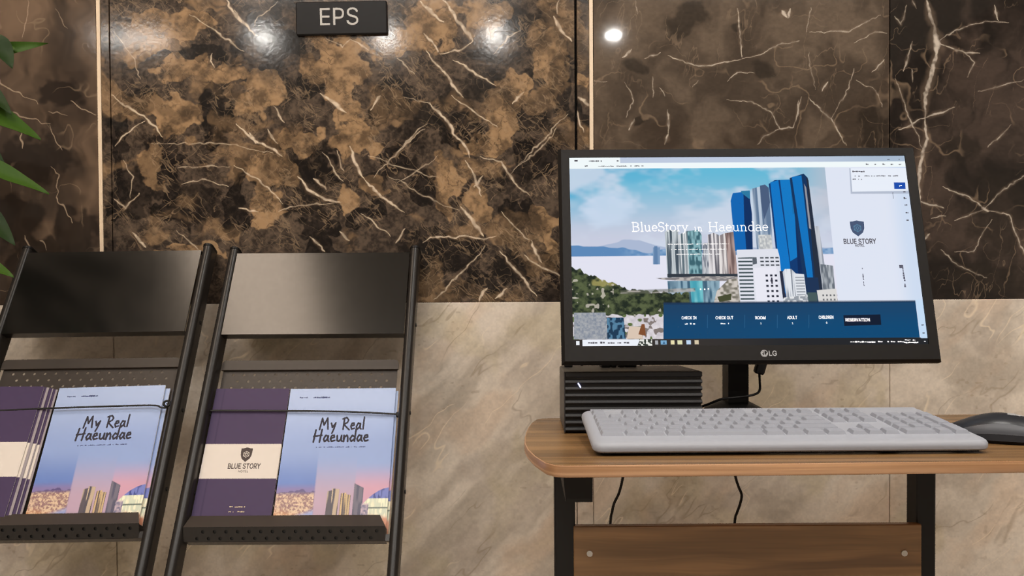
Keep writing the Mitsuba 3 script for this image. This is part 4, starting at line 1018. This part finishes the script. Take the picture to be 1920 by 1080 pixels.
SERIF = {'B': (0.72, [[(0.16, 0), (0.16, 1)], [(0.04, 1), (0.36, 1)] + arc(0.36, 0.76, 0.22, 0.24, 90, -90) + [(0.16, 0.52)], [(0.36, 0.52)] + arc(0.38, 0.26, 0.26, 0.26, 90, -90) + [(0.04, 0)]]),
         'l': (0.32, [[(0.06, 1.02), (0.16, 1.02), (0.16, 0)], [(0.05, 0), (0.27, 0)]]), 'i': (0.40, [[(0.06, 0.64), (0.16, 0.66), (0.16, 0)], [(0.05, 0), (0.27, 0)], [(0.155, 0.88), (0.165, 0.88)]]),
         'u': (0.62, [[(0.04, 0.64), (0.14, 0.64), (0.14, 0.2)] + arc(0.28, 0.18, 0.14, 0.18, 180, 330) + [(0.46, 0.16)], [(0.38, 0.64), (0.46, 0.64), (0.46, 0.02), (0.57, 0.02)]]),
         'e': (0.54, [[(0.08, 0.36), (0.46, 0.36)] + arc(0.28, 0.34, 0.2, 0.31, 5, 320, 16)]), 'o': (0.58, [arc(0.29, 0.33, 0.22, 0.33, 0, 360, 20)]),
         'S': (0.6, [arc(0.29, 0.75, 0.2, 0.26, 25, 250) + arc(0.3, 0.26, 0.22, 0.27, 80, -155), [(0.5, 1.0), (0.49, 0.8)], [(0.07, 0.0), (0.08, 0.2)]]),
         't': (0.38, [[(0.16, 0.86), (0.16, 0.14)] + arc(0.25, 0.12, 0.09, 0.12, 180, 320), [(0.03, 0.64), (0.32, 0.64)]]),
         'r': (0.44, [[(0.04, 0.64), (0.14, 0.64), (0.14, 0)], [(0.04, 0), (0.26, 0)], [(0.14, 0.4)] + arc(0.28, 0.44, 0.13, 0.2, 150, 40)]),
         'y': (0.56, [[(0.08, 0.64), (0.28, 0.04)], [(0.48, 0.64), (0.2, -0.2), (0.08, -0.26)], [(0.0, 0.64), (0.18, 0.64)], [(0.38, 0.64), (0.56, 0.64)]]),
         'H': (0.86, [[(0.16, 0), (0.16, 1)], [(0.68, 0), (0.68, 1)], [(0.16, 0.52), (0.68, 0.52)]] + [[(x - 0.11, y), (x + 0.11, y)] for x in (0.16, 0.68) for y in (0, 1)]),
         'a': (0.54, [arc(0.24, 0.48, 0.17, 0.18, 160, 0) + [(0.41, 0.06), (0.51, 0.02)], [(0.41, 0.36)] + arc(0.22, 0.19, 0.16, 0.19, 80, 310)]),
         'n': (0.64, [[(0.04, 0.64), (0.14, 0.64), (0.14, 0)], [(0.04, 0), (0.25, 0)], [(0.14, 0.44)] + arc(0.3, 0.42, 0.16, 0.23, 140, 0) + [(0.46, 0)], [(0.36, 0), (0.57, 0)]]),
         'd': (0.6, [arc(0.26, 0.32, 0.2, 0.33, 60, 330), [(0.34, 1.02), (0.46, 1.02), (0.46, 0.02), (0.56, 0.02)]])}
def serif(s_, h, w_, pen):
    x, out = 0.0, []
    for ch in s_:
        adv, st = SERIF[ch]
        out += [LineString([(x + a, b) for a, b in q_]) for q_ in st]
        x += adv
    k = w_ / x
    return affinity.translate(unary_union([affinity.scale(L_, k, h, origin=(0, 0)).buffer(pen / 2, quad_segs=2, cap_style='flat') for L_ in out]), -w_ / 2, 0)
hl = [(123.9, 159.3), (177.2, 159.1), (232.8, 158.9)]
gl = [affinity.translate(serif(s_, h / 1000, w_ / 1000, pen), x / 1000, y * SY / 1000) for (x, y), s_, h, w_, pen in zip(hl, ('BlueStory', 'in', 'Haeundae'), (13, 9, 13), (79, 12, 84), (0.0010, 0.0007, 0.0010))]
put('headline', flat(unary_union(gl), -0.0002, 0.0002), 'paper', scr, M=MM, emit=glow(226, 232, 242), label='pale serif headline across the picture')
pale = [(41, [(176, 140), (176.8, 140)][0][0], [(176, 140), (176.8, 140)][0][1], 1.6, 84, False), (42, [(175.5, 132.5), (176.3, 132.5)][0][0], [(175.5, 132.5), (176.3, 132.5)][0][1], 1.6, 78, False), (43, [(175.1, 125.7), (175.8, 125.7)][0][0], [(175.1, 125.7), (175.8, 125.7)][0][1], 1.5, 60, False)]
put('pale_lettering', words(pale), 'paper', scr, M=MM, emit=glow(206, 212, 222), kind='stuff', label='lines of pale small print')
dots = unary_union([Point(x / 1000, y * SY / 1000).buffer(0.0011) for x, y in [(175.3, 77.2), (180.8, 77.1), (185.9, 77.5)]])
put('white_dots', flat(dots, -0.0002, 0.0002), 'paper', scr, M=MM, emit=glow(230, 235, 240))
ps = [(398.1, 161.7), (399.4, 143.3), (398.7, 137.2)]
sA, sB = shield(0.0195, 0.0235)
mv = lambda g_: affinity.translate(g_, ps[0][0] / 1000, ps[0][1] * SY / 1000)
put('emblem', flat(mv(sA.difference(sB)), -0.0002, 0.0002), 'ink_dark', scr, M=MM, emit=glow(26, 62, 98), label='dark blue shield emblem')
put('emblem_lines', flat(mv(sB), -0.0002, 0.0002), 'ink_dark', scr, M=MM, emit=glow(58, 118, 150))
dark_ = [('BLUE STORY', ps[1][0], ps[1][1] - 3.6, 7.2, 45, True), ('HOTEL', ps[2][0], ps[2][1] - 1.6, 3.2, 13, True)]
dark_ += [(51, [(408.3, 244.5), (409.1, 244.5)][0][0], [(408.2, 243.7), (409.1, 244.5)][0][1], 3.0, 17, False), (52, [(433.3, 237.6), (434.2, 238)][0][0], [(433.3, 237.2), (434.2, 238)][0][1], 2.2, 68, False), (53, [(405.4, 232.5), (406.2, 232.5)][0][0], [(405.4, 232.5), (406.2, 232.5)][0][1], 2.2, 13, False)]
dark_ += [(54, 37, 261.8, 2.4, 24, False), (55, 69, 261.8, 3.0, 3, False), (56, 10, 261.8, 4.4, 5, False), (57, 24, 254.3, 3, 4, False), (58, 33, 254.3, 3.0, 3, False), (59, 52, 254.3, 2.2, 22, False), (60, 86, 254.3, 2.0, 38, False)]
dark_ += [(61, 50, 3.6, 3.4, 60, False)]
dark_ += [(70 + i, x, y, 3.2, 3.6, False) for i, (x, y) in enumerate([(469.7, 213.3), (469.2, 203.8), (469.4, 193.7), (469.5, 182.7), (469.3, 172.2)])]
dark_ += [(80 + i, x, 254.3, 2.8, 3.4, False) for i, (x, y) in enumerate([(421.7, 254.8), (433.9, 254.8), (445.3, 254.8), (456.7, 254.7), (468.2, 254.7)])]
dark_ += [(90, 452, 261.6, 2.2, 5, False), (91, 466, 261.6, 2.2, 5, False), (92, [(471.5, 25.2), (471.5, 25.2)][0][0], [(471.5, 25.2), (471.5, 25.2)][0][1], 2.6, 3, False), (93, [(471.6, 15.1), (471.6, 15.1)][0][0], [(471.5, 14.4), (471.6, 15.1)][0][1], 3.0, 3.4, False)]
put('dark_lettering', words(dark_), 'ink_dark', scr, M=MM, emit=glow(52, 54, 62), kind='stuff', label='small dark lettering')
bt = [(464.1, 222.4), (467.9, 222.8)]
put('button_lettering', words([(94, bt[0][0], bt[0][1], 2.2, 6, False)]), 'paper', scr, M=MM, emit=glow(200, 215, 240))
vert = affinity.rotate(scribble(0.026, 0.0022, 95, 0.15), -90, origin=(0, 0))
pv = [(397.7, 93.1), (453.1, 95.9), (452.3, 107.1), (452.5, 208.6)]
gv = unary_union([affinity.translate(vert, pv[0][0] / 1000, pv[0][1] * SY / 1000), affinity.translate(affinity.rotate(scribble(0.028, 0.0034, 96, 0.15), -90, origin=(0, 0)), pv[1][0] / 1000, (pv[1][1] - 4) * SY / 1000),
                  sbox(pv[2][0] / 1000 - 0.0026, pv[2][1] * SY / 1000 - 0.0022, pv[2][0] / 1000 + 0.0026, pv[2][1] * SY / 1000 + 0.0022), affinity.translate(affinity.rotate(scribble(0.01, 0.0016, 97, 0.2), -90, origin=(0, 0)), pv[3][0] / 1000, pv[3][1] * SY / 1000)])
put('upright_lettering', flat(gv, -0.0002, 0.0002), 'ink_dark', scr, M=MM, emit=glow(70, 74, 90))

lg = unary_union([Point(0, 0).buffer(0.0048, quad_segs=8).difference(Point(0, 0).buffer(0.0039, quad_segs=8)), LineString([(-0.0001, 0.0024), (-0.0001, -0.0022), (0.0017, -0.0022)]).buffer(0.0004), Point(-0.0019, 0.0012).buffer(0.0007),
                  LineString([(0.0024 * math.cos(a) * 1.3, 0.0024 * math.sin(a) * 1.3) for a in np.radians(np.linspace(90, 360, 14))]).buffer(0.0004)])
m = stand(text('LG', 0.0066, 0.0105, 0.0002, bold=True), -0.0023)
m.apply_translation((0.0114, 0, -0.0033))
lgm = trimesh.util.concatenate([flat(lg, -0.0023, 0.0002), m])
put('maker_mark', lgm, 'silver', mon, M=MM @ rot(at=(0.2545, 0, -0.0112)))
nx0, nx1 = 0.2962, 0.3252
neck = hull([(x, y, z) for x in (nx0, nx1) for y, z in ((-0.350, DT + 0.03), (-0.318, DT + 0.03), (-0.350, 0.835), (-0.318, 0.92), (-0.346, 0.91))])
put('neck', neck, 'black_plastic', mon)
bc = ((nx0 + nx1) / 2, -0.325)
base_pts = []
for kx, ky, z in ((0.058, 0.086, 0.0006), (0.058, 0.086, 0.0035), (0.056, 0.083, 0.006), (0.040, 0.050, 0.027), (0.020, 0.026, 0.0375)):
    for a in np.linspace(0, 2 * math.pi, 40, endpoint=False):
        base_pts.append((bc[0] + kx * math.cos(a), bc[1] + ky * math.sin(a), DT + z))
put('base', hull(base_pts), 'black_plastic', mon, smooth=25, label='black sloping oval foot of the stand')

# ------------------------------------------------------------------ the keyboard
kb = thing('keyboard', 'pale grey full size computer keyboard at the front of the desk', 'keyboard')
KW, KD = 0.4505, 0.163
slope = math.atan2(0.0205, KD)
MK_ = rot(rz=0.45, at=(0.0812, -0.5855, DT)) @ rot(at=(0, 0, 0.0035)) @ rot(rx=math.degrees(slope))
pts = []
for x, y in ((0.013, 0.013), (KW - 0.013, 0.013), (0.013, KD - 0.013), (KW - 0.013, KD - 0.013)):
    for r_, z in ((0.0105, 0.0), (0.0125, 0.002), (0.013, 0.005), (0.0125, 0.008), (0.0105, 0.0105), (0.0075, 0.0122), (0.0035, 0.0132)):
        for a in np.linspace(0, 2 * math.pi, 20, endpoint=False):
            pts.append((x + r_ * math.cos(a), y + r_ * math.sin(a), z))
put('body', hull(pts), 'keyboard_shell', kb, smooth=35, M=MK_)
put('rear_ridge', hull([(x, y, z) for x in (0.012, KW - 0.012) for y, z in ((KD - 0.0185, 0.0125), (KD - 0.0165, 0.0140), (KD - 0.013, 0.0148), (KD - 0.008, 0.0146), (KD - 0.0045, 0.0135), (KD - 0.003, 0.010))]), 'keyboard_shell', kb, smooth=35, M=MK_)
put('underside', cbox(0.01, KW - 0.01, 0.008, KD - 0.008, -0.0032, 0.0005, 0.0008), 'black_plastic', kb, M=MK_)
for x in (0.05, KW - 0.05):
    ft = pbox(x - 0.012, x + 0.012, -0.003, 0.003, 0, 0.0215)
    put('fold_out_foot', ft, 'black_plastic', kb, M=rot(rz=0.45, at=(0.0812, -0.5855, DT)) @ rot(at=(0, KD - 0.02, 0.0004)))
U = 0.01905
kx0, ky0 = (KW - 22.5 * U) / 2, 0.0245
key_cache = {}
def key(cx, row, w, h=1.0):
    """One key cap, cx in units from the left end, row from the front."""
    if (w, h) not in key_cache:
        a, b = w * U - 0.0018, h * U - 0.0018
        p = [(x, y, 0.0) for x in (-a / 2, a / 2) for y in (-b / 2, b / 2)]
        p += [(x * (a / 2 - 0.0022), y * (b / 2 - 0.002) + 0.0004, 0.0042) for x in (-1, 1) for y in (-1, 1)]
        p += [(x * (a / 2 - 0.0032), y * (b / 2 - 0.003) + 0.0004, 0.0046) for x in (-1, 1) for y in (-1, 1)]
        key_cache[(w, h)] = mikit.ply(hull(p), 'keyboard_key')
    y = ky0 + (row + h / 2) * U
    put('key', key_cache[(w, h)], None, kb, M=MK_ @ rot(at=(kx0 + (cx + w / 2) * U, y, 0.0128)))
def run(row, widths, x=0.0):
    for w in widths:
        if w > 0:
            key(x, row, w)
        x += abs(w)
run(0, [1.5, 1.25, 1.25, 1.0, 5.0, 1.25, 1.25, 1.25, 1.25])
run(1, [2.25] + [1] * 10 + [2.75])
run(2, [1.75] + [1] * 11 + [2.25])
run(3, [1.5] + [1] * 12 + [1.5])
run(4, [1] * 13 + [2.0])
run(5.3, [1, -1, 1, 1, 1, 1, -0.5, 1, 1, 1, 1, -0.5, 1, 1, 1, 1])
run(0, [1, 1, 1], 15.25)
run(1, [-1, 1], 15.25)
for r_ in (3, 4, 5.3):
    run(r_, [1, 1, 1], 15.25)
run(0, [2, 1], 18.5)
key(21.5, 0, 1, 2.0)
run(1, [1, 1, 1], 18.5)
run(2, [1, 1, 1], 18.5)
run(3, [1, 1, 1], 18.5)
key(21.5, 2, 1, 2.0)
run(4, [1, 1, 1, 1], 18.5)

# ------------------------------------------------------------------ the mouse
ms = thing('computer_mouse', 'black computer mouse with silver mark beside the keyboard', 'mouse')
MB_ = rot(rz=60, at=(0.600, -0.487, DT)) @ np.diag([1, 1, 0.92, 1.0])
def mouse_half(y):
    """Half width and crest height at y from the rear (-0.0555) to the nose (0.0555)."""
    t = min(1.0, max(0.0, (y + 0.056) / 0.112))
    hw = 0.0345 * max(0.0, 1 - abs(2 * t - 1) ** 2.8) ** 0.5 * (1.04 - 0.16 * t)
    h = 0.0135 + 0.0255 * max(0.0, math.sin(math.pi * (0.12 + 0.76 * (1 - t)))) ** 1.3
    return hw, h
def mouse_z(h, s):
    return 0.0045 + (h - 0.0045) * max(s, 0.0) ** 0.62
def mouse_shell(ny=40, nx=30):
    V, F = [], []
    for y in np.linspace(-0.0555, 0.0555, ny + 1):
        hw, h = mouse_half(y)
        for k in range(nx + 1):
            a = math.pi * k / nx
            V.append((-math.cos(a) * hw, y, mouse_z(h, math.sin(a))))
    n = nx + 1
    for i in range(ny):
        for k in range(nx):
            q = i * n + k
            F += [(q, q + 1, q + n + 1), (q, q + n + 1, q + n)]
    return tm(V, F)
def fixed(m):
    if m.triangles_cross[:, 2].sum() < 0:
        m.invert()
    return m
shellm = fixed(mouse_shell())
put('shell', shellm, 'mouse_shell', ms, smooth=True, M=MB_)
outl = [(-mouse_half(y)[0], y) for y in np.linspace(-0.0555, 0.0555, 40)] + [(mouse_half(y)[0], y) for y in np.linspace(0.0555, -0.0555, 40)]
mo = Polygon(outl).buffer(0)
put('base', hull([(x, y, 0.0006) for x, y in mo.buffer(-0.0035).exterior.coords] + [(x, y, 0.0046) for x, y in mo.exterior.coords]), 'black_plastic', ms, smooth=30, M=MB_)
V, F = [], []
for i, y in enumerate(np.linspace(-0.050, 0.046, 30)):
    hw, h = mouse_half(y)
    b = 0.35 + 0.3 * (i / 29)
    for a in np.linspace(0.10, 0.10 + 0.30 + 0.12 * math.sin(math.pi * i / 29), 7):
        x, s = -math.cos(a), math.sin(a)
        V.append((x * hw * 1.012, y, mouse_z(h, s) + 0.0006))
for i in range(29):
    for k in range(6):
        q = i * 7 + k
        F += [(q, q + 1, q + 8), (q, q + 8, q + 7)]
put('side_grip', fixed(tm(V, F)), 'mouse_band', ms, smooth=True, M=MB_, label='dark grey side grip')
wheel = trimesh.creation.cylinder(0.0095, 0.006, sections=28)
wheel.apply_transform(rot(ry=90, at=(0, 0.03, 0.0185)))
put('wheel', wheel, 'black_plastic', ms, smooth=40, M=MB_)
mk = []
for a0, a1, y0, y1 in ((0.0, 0.30, -0.014, -0.006), (0.06, 0.2, -0.020, -0.008), (0.22, 0.40, -0.024, -0.011)):
    for y, a in ((y0, a0), (y0, a1), (y1, a1), (y1, a0)):
        hw, h = mouse_half(y)
        an = math.pi / 2 - 0.35 + a
        mk.append((-math.cos(an) * hw * 1.006, y, mouse_z(h, math.sin(an)) + 0.0006))
put('silver_mark', fixed(tm(mk, [(0, 1, 2), (0, 2, 3), (4, 5, 6), (4, 6, 7), (8, 9, 10), (8, 10, 11)])), 'silver', ms, M=MB_, label='small silver mark')

# ------------------------------------------------------------------ cables
t = thing('power_cable', 'thin black cable with a plug hanging from the right of the monitor stand', 'cable')
plug = cbox(-0.007, 0.007, -0.006, 0.006, -0.012, 0.012, 0.002)
put('plug', plug, 'cable_rubber', t, M=rot(ry=14, rx=8, at=(0.3440, -0.345, 0.8440)))
put('cord', tube([(0.3420, -0.3445, 0.833), (0.3410, -0.35, 0.822), (0.337, -0.361, 0.809), (0.325, -0.3665, 0.8038), (0.3, -0.3665, 0.8005), (0.284, -0.36, 0.798), (0.268, -0.345, 0.789), (0.2535, -0.33, 0.781)], 0.0017, 8), 'cable_rubber', t, smooth=True)
tag_ = [('black cable hanging below the desk towards its left leg', [(0.1665, -0.225, 0.738), (0.168, -0.215, 0.715), (0.1665, -0.21, 0.68), (0.164, -0.21, 0.658), (0.158, -0.21, 0.634), (0.150, -0.21, 0.617), (0.1465, -0.21, 0.603), (0.1437, -0.21, 0.585), (0.140, -0.2, 0.50), (0.132, -0.18, 0.3), (0.12, -0.12, 0.1), (0.11, -0.06, 0.02), (0.11, -0.03, 0.01)]),
        ('black cable with a kink hanging below the middle of the desk', [(0.345, -0.225, 0.738), (0.343, -0.215, 0.715), (0.343, -0.21, 0.68), (0.345, -0.21, 0.66), (0.350, -0.21, 0.643), (0.3552, -0.21, 0.629), (0.3525, -0.21, 0.614), (0.3475, -0.21, 0.600), (0.344, -0.21, 0.585), (0.34, -0.2, 0.5), (0.33, -0.18, 0.3), (0.31, -0.12, 0.1), (0.29, -0.06, 0.02), (0.29, -0.03, 0.01)])]
for lb, path in tag_:
    k = put('hanging_cable', tube(path, 0.0022, 8), 'cable_rubber', smooth=True)
    labels[k] = {'label': lb, 'category': 'cable', 'group': 'cables hanging behind the desk'}
t = thing('cable_connectors', 'black cable plugs lying on top of the ribbed computer', 'cable plugs')
zt = DT + 0.0012 + PH
for x, y, w_, d_, h_ in ((0.068, -0.270, 0.012, 0.03, 0.008), (0.1225, -0.285, 0.014, 0.036, 0.0105), (0.1385, -0.285, 0.007, 0.034, 0.0095), (0.1500, -0.283, 0.008, 0.03, 0.0095), (0.1605, -0.280, 0.016, 0.034, 0.010)):
    put('plug', cbox(x, x + w_, y, y + d_, zt + 0.0002, zt + h_, 0.0012), 'cable_rubber', t)
for x in (0.0735, 0.129, 0.142, 0.154, 0.168):
    put('cord', tube([(x, -0.262, zt + 0.005), (x + 0.006, -0.235, zt + 0.004), (x + 0.02, -0.222, zt + 0.01), (x + 0.03, -0.21, zt - 0.03), (x + 0.03, -0.195, DT - 0.05)], 0.002, 7), 'cable_rubber', t, smooth=True)

plant = thing('potted_plant', 'leafy green plant peeking in at the left edge of the picture', 'plant')
def leaf(base, tip, width, droop=0.02, twist=0.0, mat='leaf_green'):
    """A pointed leaf from base to tip with a folded midrib."""
    a, b = np.array(base, float), np.array(tip, float)
    d = b - a
    side = np.cross(d, [0.15, -0.6, 0.75])
    side /= np.linalg.norm(side)
    side = trimesh.transformations.rotation_matrix(math.radians(twist), d)[:3, :3] @ side
    nrm = np.cross(side, d / np.linalg.norm(d))
    V, F = [], []
    N = 14
    for i in range(N + 1):
        t = i / N
        w = width * (math.sin(math.pi * t ** 0.8) ** 0.9) * (1 - 0.15 * t) + 0.0004
        c = a + d * t + np.array([0, 0, -1]) * droop * (t * t - 0.4 * t)
        for k in (-1, -0.5, 0, 0.5, 1):
            V.append(c + side * w * k / 2 + nrm * (abs(k) * 0.13 * w + 0.0015 * math.sin(9 * t + k)))
    for i in range(N):
        for k in range(4):
            q = i * 5 + k
            F += [(q, q + 1, q + 6), (q, q + 6, q + 5)]
    m = tm(V, F)
    n = len(V)
    th = m.copy()
    th.vertices = np.array(m.vertices) - nrm * 0.0004
    th.invert()
    put('leaf', trimesh.util.concatenate([m, th]), mat, plant, smooth=True)
px, py = -1.20, -0.42
pot = trimesh.creation.revolve([(0.0, 0.0), (0.12, 0.0), (0.13, 0.012), (0.165, 0.30), (0.17, 0.315), (0.17, 0.335), (0.155, 0.335), (0.15, 0.30), (0.0, 0.30)], sections=40)
pot.apply_translation((px, py, 0))
put('pot', pot, 'pot_glaze', plant, smooth=35)
soil_ = trimesh.creation.cylinder(0.151, 0.012, sections=32)
soil_.apply_translation((px, py, 0.305))
put('soil', soil_, 'soil', plant)
stems = [[(px, py, 0.3), (-1.15, -0.38, 0.7), (-1.04, -0.31, 1.05), (-0.93, -0.25, 1.27), (-0.875, -0.215, 1.36)],
         [(px - 0.02, py, 0.3), (-1.20, -0.38, 0.8), (-1.12, -0.28, 1.15), (-0.98, -0.22, 1.24)],
         [(px + 0.03, py + 0.02, 0.3), (-1.10, -0.33, 0.65), (-1.0, -0.27, 0.92), (-0.93, -0.24, 1.03)],
         [(px, py - 0.03, 0.3), (-1.25, -0.45, 0.9), (-1.27, -0.5, 1.35)],
         [(px - 0.04, py - 0.03, 0.3), (-1.33, -0.4, 0.8), (-1.42, -0.38, 1.2)]]
for s_ in stems:
    put('stem', tube(s_, np.linspace(0.007, 0.003, (len(s_) - 1) * 6 + 1), 8), 'stem_green', plant, smooth=True)
leaf((-0.848, -0.250, 1.329), (-0.749, -0.210, 1.358), 0.02, 0.0, 60, 'leaf_green')
leaf((-0.849, -0.230, 1.369), (-0.787, -0.230, 1.339), 0.03, 0.0, 0, 'leaf_green')
leaf((-0.811, -0.250, 1.361), (-0.780, -0.250, 1.305), 0.032, 0, 0, 'leaf_dark')
leaf((-0.858, -0.250, 1.259), (-0.763, -0.210, 1.205), 0.052, 0.0, 0, 'leaf_green')
leaf((-0.847, -0.230, 1.294), (-0.796, -0.230, 1.240), 0.028, 0, 0, 'leaf_dark')
leaf((-0.837, -0.270, 1.167), (-0.739, -0.230, 1.115), 0.032, 0.0, 10, 'leaf_green')
leaf((-0.867, -0.230, 1.111), (-0.794, -0.230, 1.035), 0.04, 0, 0, 'leaf_dark')
leaf((-0.868, -0.230, 1.019), (-0.797, -0.230, 0.985), 0.03, 0, 0, 'leaf_green')
leaf((-0.859, -0.250, 1.214), (-0.803, -0.230, 1.144), 0.04, 0, 0, 'leaf_dark')

for s_ in stems[3:] + stems[:2]:
    for i in range(9):
        t = 0.45 + 0.06 * i
        j = min(int(t * (len(s_) - 1)), len(s_) - 2)
        f = t * (len(s_) - 1) - j
        b = np.array(s_[j]) * (1 - f) + np.array(s_[j + 1]) * f
        a = 2.4 * i + len(s_)
        d = np.array([math.cos(a) * 0.13 - 0.09, math.sin(a) * 0.13 - 0.02, 0.05 + 0.06 * rng.random()])
        leaf(b, b + d, 0.05 + 0.015 * rng.random(), 0.04, 40 * (rng.random() - 0.5), 'leaf_green' if i % 2 else 'leaf_dark')
